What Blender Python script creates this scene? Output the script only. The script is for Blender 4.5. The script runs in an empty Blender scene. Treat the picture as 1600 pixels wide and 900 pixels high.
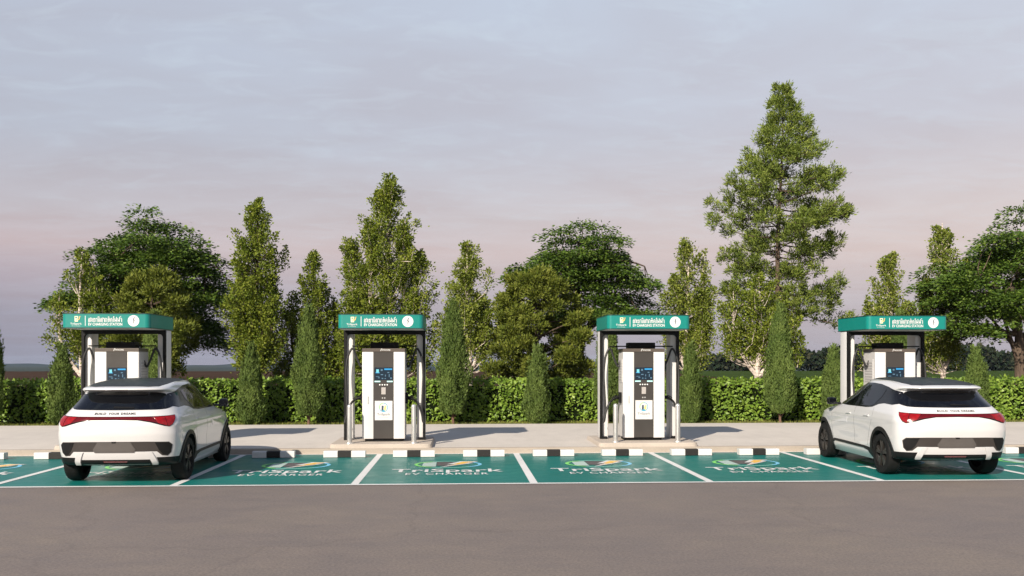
import bpy, bmesh, math, random
import numpy as np
from mathutils import Vector, Matrix
from mathutils.bvhtree import BVHTree
from mathutils.geometry import delaunay_2d_cdt

scene = bpy.context.scene
COL = scene.collection
R = math.radians

# ------------------------------------------------------------------ camera
CAM_H = 1.911
cam_data = bpy.data.cameras.new('camera')
cam_data.sensor_width = 36.0
cam_data.lens = 1450.0 / 1600.0 * 36.0
cam_data.shift_y = (564 - 450) / 1600.0
cam_data.clip_start = 0.1
cam_data.clip_end = 8000
cam = bpy.data.objects.new('camera', cam_data)
COL.objects.link(cam)
cam.location = (0, 0, CAM_H)
cam.rotation_euler = (R(90), 0, -math.atan(81 / 1450.0))
scene.camera = cam

# ------------------------------------------------------------------ sky, sun, exposure
SUN_DIR = Vector((0.90, 1.55, -1.0)).normalized()          # the way the light travels
world = bpy.data.worlds.new('World')
scene.world = world
world.use_nodes = True
wn, wl = world.node_tree.nodes, world.node_tree.links
wn.clear()


def wnode(t, **kw):
    n = wn.new(t)
    for k, v in kw.items():
        setattr(n, k, v)
    return n


def wmath(op, a, b=None, clamp=False):
    n = wnode('ShaderNodeMath', operation=op, use_clamp=clamp)
    for i, x in enumerate((a, b)):
        if x is None:
            continue
        if isinstance(x, (int, float)):
            n.inputs[i].default_value = x
        else:
            wl.new(x, n.inputs[i])
    return n.outputs[0]


def wramp(fac, stops):
    n = wnode('ShaderNodeValToRGB')
    el = n.color_ramp.elements
    while len(el) < len(stops):
        el.new(0.5)
    for e, (p, c) in zip(el, stops):
        e.position = p
        e.color = (*c, 1)
    wl.new(fac, n.inputs[0])
    return n.outputs[0]


def wmix(fac, a, b):
    n = wnode('ShaderNodeMix', data_type='RGBA')
    for sock, x in ((n.inputs[0], fac), (n.inputs[6], a), (n.inputs[7], b)):
        if isinstance(x, (int, float)):
            sock.default_value = x
        elif isinstance(x, tuple):
            sock.default_value = (*x, 1)
        else:
            wl.new(x, sock)
    return n.outputs[2]


def lin(r, g, b):
    def f(c):
        c /= 255.0
        return c / 12.92 if c <= 0.04045 else ((c + 0.055) / 1.055) ** 2.4
    return (f(r), f(g), f(b))


tc = wnode('ShaderNodeTexCoord')
sep = wnode('ShaderNodeSeparateXYZ')
wl.new(tc.outputs['Generated'], sep.inputs[0])
elev = wmath('MAXIMUM', sep.outputs[2], 0.0)
# elevation: sin(angle); the frame shows 0 .. 0.37
west = wramp(elev, [(0.0, lin(136, 136, 153)), (0.045, lin(147, 143, 158)), (0.085, lin(170, 158, 167)),
                    (0.115, lin(188, 171, 173)), (0.15, lin(182, 175, 180)), (0.22, lin(175, 178, 189)),
                    (0.37, lin(178, 186, 201)), (0.60, lin(128, 141, 169)), (1.0, lin(82, 98, 134))])
east = wramp(elev, [(0.0, lin(162, 156, 167)), (0.05, lin(180, 169, 174)), (0.11, lin(206, 188, 182)),
                    (0.15, lin(205, 192, 189)), (0.24, lin(193, 191, 198)), (0.37, lin(192, 199, 211)),
                    (0.60, lin(128, 141, 169)), (1.0, lin(82, 98, 134))])
side = wmath('ADD', wmath('MULTIPLY', sep.outputs[0], 0.95), 0.42, clamp=True)
grad = wmix(side, west, east)
# thin streaky cloud sheet seen in perspective
den = wmath('ADD', elev, 0.10)
comb = wnode('ShaderNodeCombineXYZ')
wl.new(wmath('DIVIDE', sep.outputs[0], den), comb.inputs[0])
wl.new(wmath('MULTIPLY', wmath('DIVIDE', sep.outputs[1], den), 1.7), comb.inputs[1])


def wnoise(scale, detail, rough, dist):
    n = wnode('ShaderNodeTexNoise')
    n.inputs['Scale'].default_value = scale
    n.inputs['Detail'].default_value = detail
    n.inputs['Roughness'].default_value = rough
    n.inputs['Distortion'].default_value = dist
    wl.new(comb.outputs[0], n.inputs['Vector'])
    return n.outputs[0]


n1 = wramp(wnoise(1.3, 8, 0.55, 0.6), [(0.36, (0, 0, 0)), (0.70, (1, 1, 1))])
n2 = wramp(wnoise(4.2, 10, 0.62, 0.9), [(0.50, (0, 0, 0)), (0.78, (1, 1, 1))])
tint = wmix(n1, (0.96, 0.935, 0.935), (1.02, 1.05, 1.07))
mul = wnode('ShaderNodeMix', data_type='RGBA', blend_type='MULTIPLY')
mul.inputs[0].default_value = 1.0
wl.new(grad, mul.inputs[6])
wl.new(tint, mul.inputs[7])
hi = wmath('MULTIPLY', n2, wmath('MULTIPLY', elev, 1.15), clamp=True)
clouds = wmix(hi, mul.outputs[2], lin(200, 214, 224))
sky = wnode('ShaderNodeTexSky', sky_type='NISHITA', sun_disc=False, sun_elevation=R(29), sun_rotation=R(210))
scale_c = wnode('ShaderNodeVectorMath', operation='SCALE')
wl.new(clouds, scale_c.inputs[0])
scale_c.inputs['Scale'].default_value = 10.0
both = wmix(0.93, sky.outputs[0], scale_c.outputs[0])
bg = wnode('ShaderNodeBackground')
bg.inputs["Strength"].default_value = 0.0785
wl.new(both, bg.inputs['Color'])
wo = wnode('ShaderNodeOutputWorld')
wl.new(bg.outputs[0], wo.inputs[0])

sun_data = bpy.data.lights.new('sun', 'SUN')
sun_data.energy = 5.0
sun_data.angle = R(0.6)
sun_data.color = (1.0, 0.90, 0.77)
sun = bpy.data.objects.new('sun', sun_data)
COL.objects.link(sun)
sun.rotation_euler = SUN_DIR.to_track_quat('-Z', 'Y').to_euler()
sun.location = (-20, -30, 25)

scene.view_settings.view_transform = 'Standard'
scene.view_settings.look = 'None'
scene.view_settings.gamma = 1.0
scene.view_settings.use_curve_mapping = False
scene.view_settings.exposure = 0.6
scene.cycles.max_bounces = 8
scene.cycles.transparent_max_bounces = 8

# ------------------------------------------------------------------ materials


class Nt:
    def __init__(self, name):
        self.m = bpy.data.materials.new(name)
        self.m.use_nodes = True
        self.n, self.l = self.m.node_tree.nodes, self.m.node_tree.links
        self.b = self.n['Principled BSDF']
        self.out = self.n['Material Output']

    def set(self, **kw):
        for k, v in kw.items():
            self.b.inputs[k.replace('_', ' ')].default_value = v
        return self

    def noise(self, scale, detail=4, rough=0.55, coord='Object', stretch=None, dist=0.0):
        t = self.n.new('ShaderNodeTexCoord')
        n = self.n.new('ShaderNodeTexNoise')
        n.inputs['Scale'].default_value = scale
        n.inputs['Detail'].default_value = detail
        n.inputs['Roughness'].default_value = rough
        n.inputs['Distortion'].default_value = dist
        src = t.outputs[coord]
        if stretch:
            mp = self.n.new('ShaderNodeMapping')
            mp.inputs['Scale'].default_value = stretch
            self.l.new(src, mp.inputs[0])
            src = mp.outputs[0]
        self.l.new(src, n.inputs['Vector'])
        return n.outputs[0]

    def ramp(self, fac, stops):
        r = self.n.new('ShaderNodeValToRGB')
        el = r.color_ramp.elements
        while len(el) < len(stops):
            el.new(0.5)
        for e, (p, c) in zip(el, stops):
            e.position = p
            e.color = (*c, 1) if len(c) == 3 else c
        self.l.new(fac, r.inputs[0])
        return r.outputs[0]

    def mix(self, fac, a, b, blend='MIX'):
        x = self.n.new('ShaderNodeMix')
        x.data_type = 'RGBA'
        x.blend_type = blend
        for s, v in ((x.inputs[0], fac), (x.inputs[6], a), (x.inputs[7], b)):
            if isinstance(v, (int, float)):
                s.default_value = v
            elif isinstance(v, tuple):
                s.default_value = (*v, 1)
            else:
                self.l.new(v, s)
        return x.outputs[2]

    def bump(self, height, strength, distance=0.01):
        b = self.n.new('ShaderNodeBump')
        b.inputs['Strength'].default_value = strength
        b.inputs['Distance'].default_value = distance
        self.l.new(height, b.inputs['Height'])
        self.l.new(b.outputs[0], self.b.inputs['Normal'])

    def link(self, out, inp):
        self.l.new(out, self.b.inputs[inp])


def plain(name, col, rough=0.5, metal=0.0, var=0.06, scale=6.0, coat=0.0, spec=0.5):
    """a painted or moulded surface with a little tonal variation and grime"""
    t = Nt(name)
    t.set(Roughness=rough, Metallic=metal, Coat_Weight=coat)
    t.b.inputs['Specular IOR Level'].default_value = spec
    t.b.inputs['Coat Roughness'].default_value = 0.04
    n = t.noise(scale, 5)
    lo = tuple(c * (1 - var) for c in col)
    hi_ = tuple(min(1, c * (1 + var)) for c in col)
    t.link(t.ramp(n, [(0.3, lo), (0.7, hi_)]), 'Base Color')
    rr = t.ramp(t.noise(scale * 2.3, 4), [(0.3, (rough * 0.9,) * 3), (0.7, (min(1, rough * 1.12),) * 3)])
    t.link(rr, 'Roughness')
    return t.m


def asphalt_mat():
    t = Nt('asphalt')
    big = t.noise(0.35, 7, 0.62, dist=0.4)
    mid = t.noise(2.6, 8, 0.7, stretch=(0.55, 1.0, 1))
    fine = t.noise(34, 6, 0.85)
    base = t.ramp(big, [(0.28, (0.146, 0.122, 0.111)), (0.50, (0.160, 0.132, 0.116)), (0.72, (0.180, 0.148, 0.122))])
    m1 = t.ramp(mid, [(0.30, (0.90, 0.905, 0.915)), (0.70, (1.08, 1.075, 1.06))])
    m2 = t.ramp(fine, [(0.32, (0.55, 0.55, 0.56)), (0.50, (1.0, 1.0, 1.0)), (0.68, (1.48, 1.44, 1.40))])
    c = t.mix(1.0, base, m1, 'MULTIPLY')
    c = t.mix(1.0, c, m2, 'MULTIPLY')
    v = t.n.new('ShaderNodeTexVoronoi')
    v.feature = 'DISTANCE_TO_EDGE'
    v.inputs['Scale'].default_value = 0.16
    tcv = t.n.new('ShaderNodeTexCoord')
    w = t.n.new('ShaderNodeVectorMath')
    w.operation = 'ADD'
    nz = t.n.new('ShaderNodeTexNoise')
    nz.inputs['Scale'].default_value = 1.1
    nz.inputs['Detail'].default_value = 6
    t.l.new(tcv.outputs['Object'], nz.inputs['Vector'])
    t.l.new(tcv.outputs['Object'], w.inputs[0])
    t.l.new(nz.outputs['Color'], w.inputs[1])
    t.l.new(w.outputs[0], v.inputs['Vector'])
    crack = t.ramp(v.outputs['Distance'], [(0.0, (0.80, 0.79, 0.79)), (0.006, (1, 1, 1))])
    c = t.mix(0.55, c, t.mix(1.0, c, crack, 'MULTIPLY'))
    t.link(c, 'Base Color')
    t.link(t.ramp(mid, [(0.3, (0.58,) * 3), (0.7, (0.74,) * 3)]), 'Roughness')
    t.bump(fine, 0.35, 0.006)
    return t.m


def paint_floor(name, col, rough, wear=(0.34, 0.35, 0.33), amount=0.25):
    t = Nt(name)
    big = t.noise(0.5, 5, 0.6)
    fine = t.noise(70, 3, 0.7)
    patch_ = t.noise(2.6, 7, 0.7)
    c = t.ramp(big, [(0.3, tuple(x * 0.90 for x in col)), (0.7, tuple(x * 1.08 for x in col))])
    f = t.ramp(fine, [(0.25, (0.86,) * 3), (0.75, (1.12,) * 3)])
    c = t.mix(1.0, c, f, 'MULTIPLY')
    wm = t.ramp(patch_, [(0.60, (0, 0, 0)), (0.80, (amount,) * 3)])
    c = t.mix(wm, c, wear)
    t.link(c, 'Base Color')
    t.link(t.ramp(patch_, [(0.3, (rough,) * 3), (0.75, (rough + 0.16,) * 3)]), 'Roughness')
    t.b.inputs['Specular IOR Level'].default_value = 0.22
    t.bump(fine, 0.10, 0.004)
    return t.m


def concrete_mat(name, col, joints=False):
    t = Nt(name)
    big = t.noise(0.45, 7, 0.6)
    mid = t.noise(3.5, 6, 0.65, stretch=(1, 0.35, 1))
    fine = t.noise(60, 3, 0.7)
    c = t.ramp(big, [(0.3, tuple(x * 0.92 for x in col)), (0.7, tuple(x * 1.05 for x in col))])
    c = t.mix(1.0, c, t.ramp(mid, [(0.3, (0.94,) * 3), (0.7, (1.04,) * 3)]), 'MULTIPLY')
    c = t.mix(1.0, c, t.ramp(fine, [(0.25, (0.90,) * 3), (0.75, (1.07,) * 3)]), 'MULTIPLY')
    t.link(c, 'Base Color')
    t.set(Roughness=0.85)
    t.bump(fine, 0.25, 0.004)
    return t.m


def leaf_mat(name, dark, mid_, light, trans=0.30, rough=0.45, spec=0.35):
    t = Nt(name)
    g = t.n.new('ShaderNodeNewGeometry')
    c = t.ramp(g.outputs['Random Per Island'], [(0.0, dark), (0.5, mid_), (1.0, light)])
    big = t.noise(2.1, 4)
    c = t.mix(1.0, c, t.ramp(big, [(0.32, (0.70, 0.76, 0.72)), (0.68, (1.28, 1.20, 1.20))]), 'MULTIPLY')
    t.link(c, 'Base Color')
    t.set(Roughness=rough)
    t.b.inputs['Specular IOR Level'].default_value = spec
    tr = t.n.new('ShaderNodeBsdfTranslucent')
    t.l.new(t.mix(1.0, c, (1.10, 1.25, 0.55), 'MULTIPLY'), tr.inputs[0])
    mx = t.n.new('ShaderNodeMixShader')
    mx.inputs[0].default_value = trans
    t.l.new(t.b.outputs[0], mx.inputs[1])
    t.l.new(tr.outputs[0], mx.inputs[2])
    t.l.new(mx.outputs[0], t.out.inputs[0])
    return t.m


def bark_mat(name, dark, light, scale=6, bands=False):
    t = Nt(name)
    st = (1, 1, 5) if bands else (3, 3, 0.5)
    n = t.noise(scale, 6, 0.65, stretch=st, dist=0.5)
    t.link(t.ramp(n, [(0.36, dark), (0.52 if bands else 0.68, light)]), 'Base Color')
    t.set(Roughness=0.9)
    t.bump(n, 0.5, 0.02)
    return t.m


def field_mat(name, a, b):
    t = Nt(name)
    n = t.noise(0.06, 8, 0.65, stretch=(0.35, 1.6, 1))
    f = t.noise(1.2, 5, 0.7, stretch=(0.3, 1, 1))
    c = t.ramp(n, [(0.3, a), (0.7, b)])
    c = t.mix(1.0, c, t.ramp(f, [(0.3, (0.75,) * 3), (0.7, (1.2,) * 3)]), 'MULTIPLY')
    t.link(c, 'Base Color')
    t.set(Roughness=1.0)
    t.b.inputs['Specular IOR Level'].default_value = 0.0
    return t.m


def emit_mat(name, col, strength):
    t = Nt(name)
    t.set(Base_Color=(*[c * 0.3 for c in col], 1), Roughness=0.2, Emission_Color=(*col, 1), Emission_Strength=strength)
    return t.m


M = {}
M['asphalt'] = asphalt_mat()
M['green_paint'] = paint_floor('green_floor_paint', (0.006, 0.150, 0.132), 0.30, (0.10, 0.17, 0.16))
M['white_paint'] = paint_floor('white_line_paint', (0.64, 0.635, 0.62), 0.5, (0.40, 0.5, 0.47), 0.4)
M['emblem_green'] = paint_floor('emblem_green_paint', (0.20, 0.62, 0.14), 0.4)
M['emblem_teal'] = paint_floor('emblem_teal_paint', (0.22, 0.55, 0.45), 0.4)
M['emblem_blue'] = paint_floor('emblem_blue_paint', (0.18, 0.50, 0.70), 0.4)
M['emblem_grey'] = paint_floor('emblem_grey_paint', (0.40, 0.50, 0.46), 0.4)
M['emblem_dark'] = paint_floor('emblem_dark_paint', (0.10, 0.085, 0.085), 0.4)
M['emblem_yellow'] = paint_floor('emblem_yellow_paint', (0.80, 0.47, 0.09), 0.4)
M['concrete'] = concrete_mat('pavement_concrete', (0.53, 0.485, 0.435))
M['concrete2'] = concrete_mat('plinth_concrete', (0.41, 0.355, 0.30))
M['kerb'] = concrete_mat('kerb_concrete', (0.34, 0.29, 0.24))
M['stop_white'] = paint_floor('stop_white_paint', (0.58, 0.57, 0.555), 0.45, (0.42, 0.40, 0.37), 0.35)
M['stop_black'] = paint_floor('stop_black_paint', (0.022, 0.020, 0.019), 0.5, (0.08, 0.075, 0.07), 0.5)
M['teal'] = plain('teal_enamel', (0.002, 0.190, 0.162), 0.35, var=0.03, coat=0.2)
M['teal_edge'] = plain('dark_teal_trim', (0.004, 0.045, 0.040), 0.4)
M['soffit'] = plain('soffit_grey', (0.50, 0.49, 0.47), 0.6)
M['white_metal'] = plain('white_powder_coat', (0.58, 0.57, 0.56), 0.38, var=0.025, scale=3)
M['grey_white'] = plain('cabinet_grey', (0.49, 0.48, 0.47), 0.45, var=0.03, scale=3)
M['black'] = plain('black_powder_coat', (0.0045, 0.0045, 0.0045), 0.55, var=0.2, spec=0.2)
M['rubber'] = plain('black_rubber', (0.012, 0.012, 0.012), 0.6, var=0.2)
M['dark_panel'] = plain('brown_grey_panel', (0.045, 0.040, 0.036), 0.32, var=0.08, scale=2)
M['header'] = plain('header_brown_grey', (0.085, 0.068, 0.056), 0.35, var=0.06)
M['screen'] = emit_mat('screen_glass', (0.012, 0.030, 0.050), 0.42)
M['ui_blue'] = emit_mat('screen_blue', (0.05, 0.42, 0.85), 0.42)
M['ui_cyan'] = emit_mat('screen_cyan', (0.25, 0.75, 0.85), 0.42)
M['ui_grey'] = emit_mat('screen_grey', (0.14, 0.26, 0.36), 0.42)
M['led'] = emit_mat('led_strip', (0.50, 0.85, 0.78), 0.9)
M['button'] = plain('button_white', (0.75, 0.75, 0.73), 0.4)
M['reader'] = plain('reader_grey', (0.36, 0.33, 0.31), 0.4)
M['sticker'] = plain('sticker_white', (0.58, 0.56, 0.54), 0.5, var=0.02)
M['print_dark'] = plain('print_dark_blue', (0.03, 0.055, 0.085), 0.5)
M['print_grey'] = plain('print_grey', (0.35, 0.34, 0.33), 0.5)
M['print_orange'] = plain('print_orange', (0.82, 0.52, 0.16), 0.5)
M['print_green'] = plain('print_green', (0.20, 0.50, 0.16), 0.5)
M['print_blue'] = plain('print_blue', (0.06, 0.30, 0.45), 0.5)
M['print_white'] = plain('print_white', (0.64, 0.64, 0.63), 0.5, var=0.02)
M['print_cream'] = plain('print_cream', (0.80, 0.74, 0.48), 0.5)
M['steel'] = plain('brushed_steel', (0.60, 0.585, 0.56), 0.34, metal=0.75, var=0.06, scale=4)
M['car_paint'] = plain('white_car_paint', (0.55, 0.547, 0.547), 0.30, var=0.006, scale=1.5, coat=1.0)
M['car_black'] = plain('gloss_black_trim', (0.004, 0.004, 0.0045), 0.15, var=0.1, spec=0.4)
M['car_glass'] = plain('tinted_glass', (0.003, 0.0035, 0.005), 0.03, var=0.1, spec=0.45)
M['roof_glass'] = plain('roof_glass', (0.006, 0.0058, 0.0055), 0.35, var=0.2, spec=0.12)
M['cladding'] = plain('matt_black_cladding', (0.006, 0.006, 0.006), 0.5, var=0.15, spec=0.3)
M['bumper_grey'] = plain('bumper_grey_plastic', (0.036, 0.031, 0.028), 0.42, var=0.1)
M['plate_grey'] = plain('plate_recess_grey', (0.085, 0.077, 0.072), 0.40, var=0.08)
M['silver'] = plain('satin_silver', (0.66, 0.64, 0.62), 0.35, metal=0.3, var=0.02)
M['lamp_red'] = plain('lamp_red', (0.20, 0.004, 0.006), 0.15, var=0.3, scale=18, coat=0.3, spec=0.3)
M['lamp_dark'] = plain('lamp_dark_red', (0.085, 0.004, 0.006), 0.10, var=0.15, scale=10, coat=1.0)
M['lamp_mid'] = plain('lamp_mid_red', (0.085, 0.002, 0.004), 0.15, var=0.2, scale=12, coat=0.3, spec=0.3)
M['lamp_clear'] = plain('lamp_clear', (0.55, 0.56, 0.58), 0.08, coat=1.0)
M['tyre'] = plain('tyre_rubber', (0.007, 0.0068, 0.0066), 0.8, var=0.2, scale=20, spec=0.25)
M['rim_dark'] = plain('rim_dark_grey', (0.010, 0.0095, 0.0095), 0.4, var=0.1, spec=0.3)
M['rim_face'] = plain('rim_machined', (0.055, 0.050, 0.046), 0.35, metal=0.6, var=0.1)
M['seam'] = plain('seam_dark_grey', (0.10, 0.10, 0.10), 0.7)  # dark grey for the thin door seam lines
M['soil'] = field_mat('bare_soil', (0.044, 0.028, 0.021), (0.066, 0.043, 0.033))
M['crop'] = field_mat('green_crop', (0.030, 0.050, 0.014), (0.050, 0.078, 0.022))
M['plain'] = field_mat('distant_plain', (0.026, 0.036, 0.030), (0.042, 0.052, 0.040))
M['verge'] = field_mat('verge_grass_ground', (0.070, 0.085, 0.022), (0.13, 0.13, 0.045))
M['hill'] = field_mat('wooded_hill', (0.020, 0.032, 0.036), (0.032, 0.046, 0.046))
M['leaf_hedge'] = leaf_mat('hedge_leaf', (0.0880, 0.1584, 0.0158), (0.1496, 0.2376, 0.0299), (0.2288, 0.3256, 0.0581), 0.15, 0.45, 0.25)
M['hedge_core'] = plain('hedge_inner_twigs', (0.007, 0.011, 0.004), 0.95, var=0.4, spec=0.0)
M['leaf_poplar'] = leaf_mat('poplar_leaf', (0.0843, 0.1254, 0.0128), (0.1389, 0.1792, 0.0208), (0.2133, 0.2464, 0.0384), 0.18, 0.55, 0.15)
M['leaf_poplar2'] = leaf_mat('pale_poplar_leaf', (0.1033, 0.1443, 0.0180), (0.1673, 0.2075, 0.0328), (0.2509, 0.2796, 0.0590), 0.20, 0.55, 0.15)
M['leaf_broad'] = leaf_mat('broadleaf_leaf', (0.0307, 0.0665, 0.0084), (0.0636, 0.1146, 0.0151), (0.1281, 0.1894, 0.0319), 0.15, 0.5, 0.2)
M['leaf_pine'] = leaf_mat('olive_pine_needle', (0.0661, 0.0907, 0.0112), (0.1086, 0.1339, 0.0192), (0.1699, 0.1901, 0.0360), 0.10, 0.6, 0.12)
M['leaf_fir'] = leaf_mat('conifer_needle', (0.0781, 0.1210, 0.0192), (0.1366, 0.1837, 0.0320), (0.2147, 0.2598, 0.0576), 0.10, 0.6, 0.12)
M['leaf_cypress'] = leaf_mat('cypress_scale_leaf', (0.0605, 0.0941, 0.0202), (0.0907, 0.1361, 0.0319), (0.1302, 0.1806, 0.0504), 0.08, 0.7, 0.1)
M['cypress_core'] = plain('cypress_light_block', (0.018, 0.028, 0.008), 0.95, var=0.4, spec=0.0)  # dark green for the added core that blocks light inside the cypress
M['grass'] = leaf_mat('grass_blade', (0.110, 0.135, 0.022), (0.190, 0.210, 0.045), (0.290, 0.280, 0.095), 0.25, 0.7, 0.1)
M['leaf_far'] = leaf_mat('far_wood_leaf', (0.012, 0.022, 0.014), (0.022, 0.034, 0.020), (0.044, 0.045, 0.028), 0.05, 0.9, 0.0)
M['bark_brown'] = bark_mat('brown_bark', (0.040, 0.026, 0.017), (0.135, 0.095, 0.065))
M['bark_red'] = bark_mat('reddish_bark', (0.085, 0.042, 0.026), (0.21, 0.125, 0.085))
M['bark_birch'] = bark_mat('pale_birch_bark', (0.11, 0.075, 0.055), (0.58, 0.50, 0.43), 5, True)

# ------------------------------------------------------------------ mesh helpers


def tag(o, label=None, cat=None, group=None, kind=None):
    for k, v in (('label', label), ('category', cat), ('group', group), ('kind', kind)):
        if v:
            o[k] = v
    return o


def empty(name, loc=(0, 0, 0), rz=0.0):
    o = bpy.data.objects.new(name, None)
    o.empty_display_size = 0.2
    o.location = loc
    o.rotation_euler = (0, 0, rz)
    COL.objects.link(o)
    return o


def copy_tree(o, parent=None):
    c = o.copy()
    COL.objects.link(c)
    c.parent = parent
    for ch in list(o.children):
        copy_tree(ch, c)
    return c


def link_mesh(name, me, mat, parent=None, smooth=False, loc=(0, 0, 0)):
    for mm in (mat if isinstance(mat, (list, tuple)) else [mat]):
        me.materials.append(mm)
    if smooth:
        me.polygons.foreach_set('use_smooth', [True] * len(me.polygons))
    o = bpy.data.objects.new(name, me)
    o.parent = parent
    o.location = loc
    COL.objects.link(o)
    return o


def quads(name, verts, mat, parent=None, n=4):
    """verts (N,n,3): N separate n-gons, fast"""
    v = np.ascontiguousarray(verts, dtype=np.float32).reshape(-1, 3)
    N = len(v) // n
    me = bpy.data.meshes.new(name)
    me.vertices.add(len(v))
    me.vertices.foreach_set('co', v.ravel())
    me.loops.add(len(v))
    me.loops.foreach_set('vertex_index', np.arange(len(v), dtype=np.int32))
    me.polygons.add(N)
    me.polygons.foreach_set('loop_start', np.arange(0, len(v), n, dtype=np.int32))
    me.update(calc_edges=True)
    return link_mesh(name, me, mat, parent)


class MB:
    def __init__(self):
        self.v, self.f = [], []

    def add(self, vs, fs):
        o = len(self.v)
        self.v += [tuple(p) for p in vs]
        self.f += [tuple(i + o for i in f) for f in fs]
        return self

    def box(self, x0, x1, y0, y1, z0, z1, bev=0.0, seg=2):
        if bev <= 0:
            return self.add([(x0, y0, z0), (x1, y0, z0), (x1, y1, z0), (x0, y1, z0), (x0, y0, z1), (x1, y0, z1), (x1, y1, z1), (x0, y1, z1)],
                            [(0, 3, 2, 1), (4, 5, 6, 7), (0, 1, 5, 4), (1, 2, 6, 5), (2, 3, 7, 6), (3, 0, 4, 7)])
        bm = bmesh.new()
        bmesh.ops.create_cube(bm, size=1)
        for v in bm.verts:
            v.co = Vector(((x0 + x1) / 2 + v.co.x * (x1 - x0), (y0 + y1) / 2 + v.co.y * (y1 - y0), (z0 + z1) / 2 + v.co.z * (z1 - z0)))
        bmesh.ops.bevel(bm, geom=bm.edges[:], offset=bev, segments=seg, profile=0.5, affect='EDGES')
        bm.verts.index_update()
        self.add([v.co[:] for v in bm.verts], [[v.index for v in f.verts] for f in bm.faces])
        bm.free()
        return self

    def prism(self, poly, a0, a1, axis='z'):
        """extrude a 2D polygon along an axis; poly is in the two other axes (xy, xz or yz)"""
        n = len(poly)

        def p(u, v, w):
            return {'z': (u, v, w), 'y': (u, w, v), 'x': (w, u, v)}[axis]
        vs = [p(u, v, a0) for u, v in poly] + [p(u, v, a1) for u, v in poly]
        fs = [tuple(range(n - 1, -1, -1)), tuple(range(n, 2 * n))] + [(i, (i + 1) % n, n + (i + 1) % n, n + i) for i in range(n)]
        if axis == 'y':
            fs = [f[::-1] for f in fs]
        return self.add(vs, fs)

    def tube(self, pts, rad, sides=8, caps=True):
        pts = [Vector(p) for p in pts]
        if isinstance(rad, (int, float)):
            rad = [rad] * len(pts)
        vs, fs = [], []
        up = None
        for i, p in enumerate(pts):
            d = (pts[min(i + 1, len(pts) - 1)] - pts[max(i - 1, 0)]).normalized()
            if up is None:
                up = Vector((1, 0, 0)) if abs(d.x) < 0.8 else Vector((0, 1, 0))
            a = d.cross(up).normalized()
            up = a.cross(d).normalized()
            for k in range(sides):
                t = 2 * math.pi * k / sides
                vs.append(p + (a * math.cos(t) + up * math.sin(t)) * rad[i])
        for i in range(len(pts) - 1):
            for k in range(sides):
                k2 = (k + 1) % sides
                fs.append((i * sides + k, i * sides + k2, (i + 1) * sides + k2, (i + 1) * sides + k))
        if caps:
            fs.append(tuple(range(sides - 1, -1, -1)))
            fs.append(tuple((len(pts) - 1) * sides + k for k in range(sides)))
        return self.add(vs, fs)

    def lathe(self, prof, axis='z', n=32, c=(0, 0, 0)):
        """prof: list of (radius, position along the axis)"""
        vs, fs = [], []
        for r, h in prof:
            for k in range(n):
                t = 2 * math.pi * k / n
                a, b = r * math.cos(t), r * math.sin(t)
                vs.append({'z': (c[0] + a, c[1] + b, c[2] + h), 'x': (c[0] + h, c[1] + a, c[2] + b), 'y': (c[0] + b, c[1] + h, c[2] + a)}[axis])
        for i in range(len(prof) - 1):
            for k in range(n):
                k2 = (k + 1) % n
                fs.append((i * n + k, i * n + k2, (i + 1) * n + k2, (i + 1) * n + k))
        return self.add(vs, fs)

    def build(self, name, mat, parent=None, smooth=False, loc=(0, 0, 0)):
        me = bpy.data.meshes.new(name)
        me.from_pydata(self.v, [], self.f)
        me.update()
        o = link_mesh(name, me, mat, parent, False, loc)
        if smooth:
            me.polygons.foreach_set('use_smooth', [True] * len(me.polygons))
            try:
                me.set_sharp_from_angle(angle=R(40))
            except Exception:
                pass
        return o


def smooth_curve(pts, n=8):
    """Catmull-Rom through 3D points"""
    P = [Vector(p) for p in pts]
    P = [P[0] * 2 - P[1]] + P + [P[-1] * 2 - P[-2]]
    out = []
    for i in range(1, len(P) - 2):
        for k in range(n):
            t = k / n
            a, b, c, d = P[i - 1], P[i], P[i + 1], P[i + 2]
            out.append(0.5 * ((2 * b) + (c - a) * t + (2 * a - 5 * b + 4 * c - d) * t * t + (3 * b - a - 3 * c + d) * t ** 3))
    out.append(P[-2])
    return out


_text_cache = {}


def text2d(s, width=None, height=None, bold=0.0, spacing=1.0):
    """letters as flat 2D faces, centred, scaled to the wanted width and cap height"""
    key = (s, bold, spacing)
    if key not in _text_cache:
        c = bpy.data.curves.new('lettering', 'FONT')
        c.body = s
        c.resolution_u = 3
        c.offset = bold
        c.space_character = spacing
        o = bpy.data.objects.new('lettering', c)
        COL.objects.link(o)
        dg = bpy.context.evaluated_depsgraph_get()
        me = bpy.data.meshes.new_from_object(o.evaluated_get(dg))
        vs = np.array([v.co[:2] for v in me.vertices])
        fs = [tuple(p.vertices) for p in me.polygons]
        bpy.data.objects.remove(o)
        bpy.data.curves.remove(c)
        bpy.data.meshes.remove(me)
        _text_cache[key] = (vs, fs)
    vs, fs = _text_cache[key]
    lo, hi_ = vs.min(0), vs.max(0)
    q = (vs - (lo + hi_) / 2)
    sx = width / (hi_[0] - lo[0]) if width else None
    sy = height / (hi_[1] - lo[1]) if height else sx
    sx = sx or sy
    return q * np.array([sx, sy]), fs


def flat(name, pts, faces, mat, parent, place):
    """2D faces put in the scene by place(u, v) -> (x, y, z)"""
    return MB().add([place(u, v) for u, v in pts], faces).build(name, mat, parent)


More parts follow.
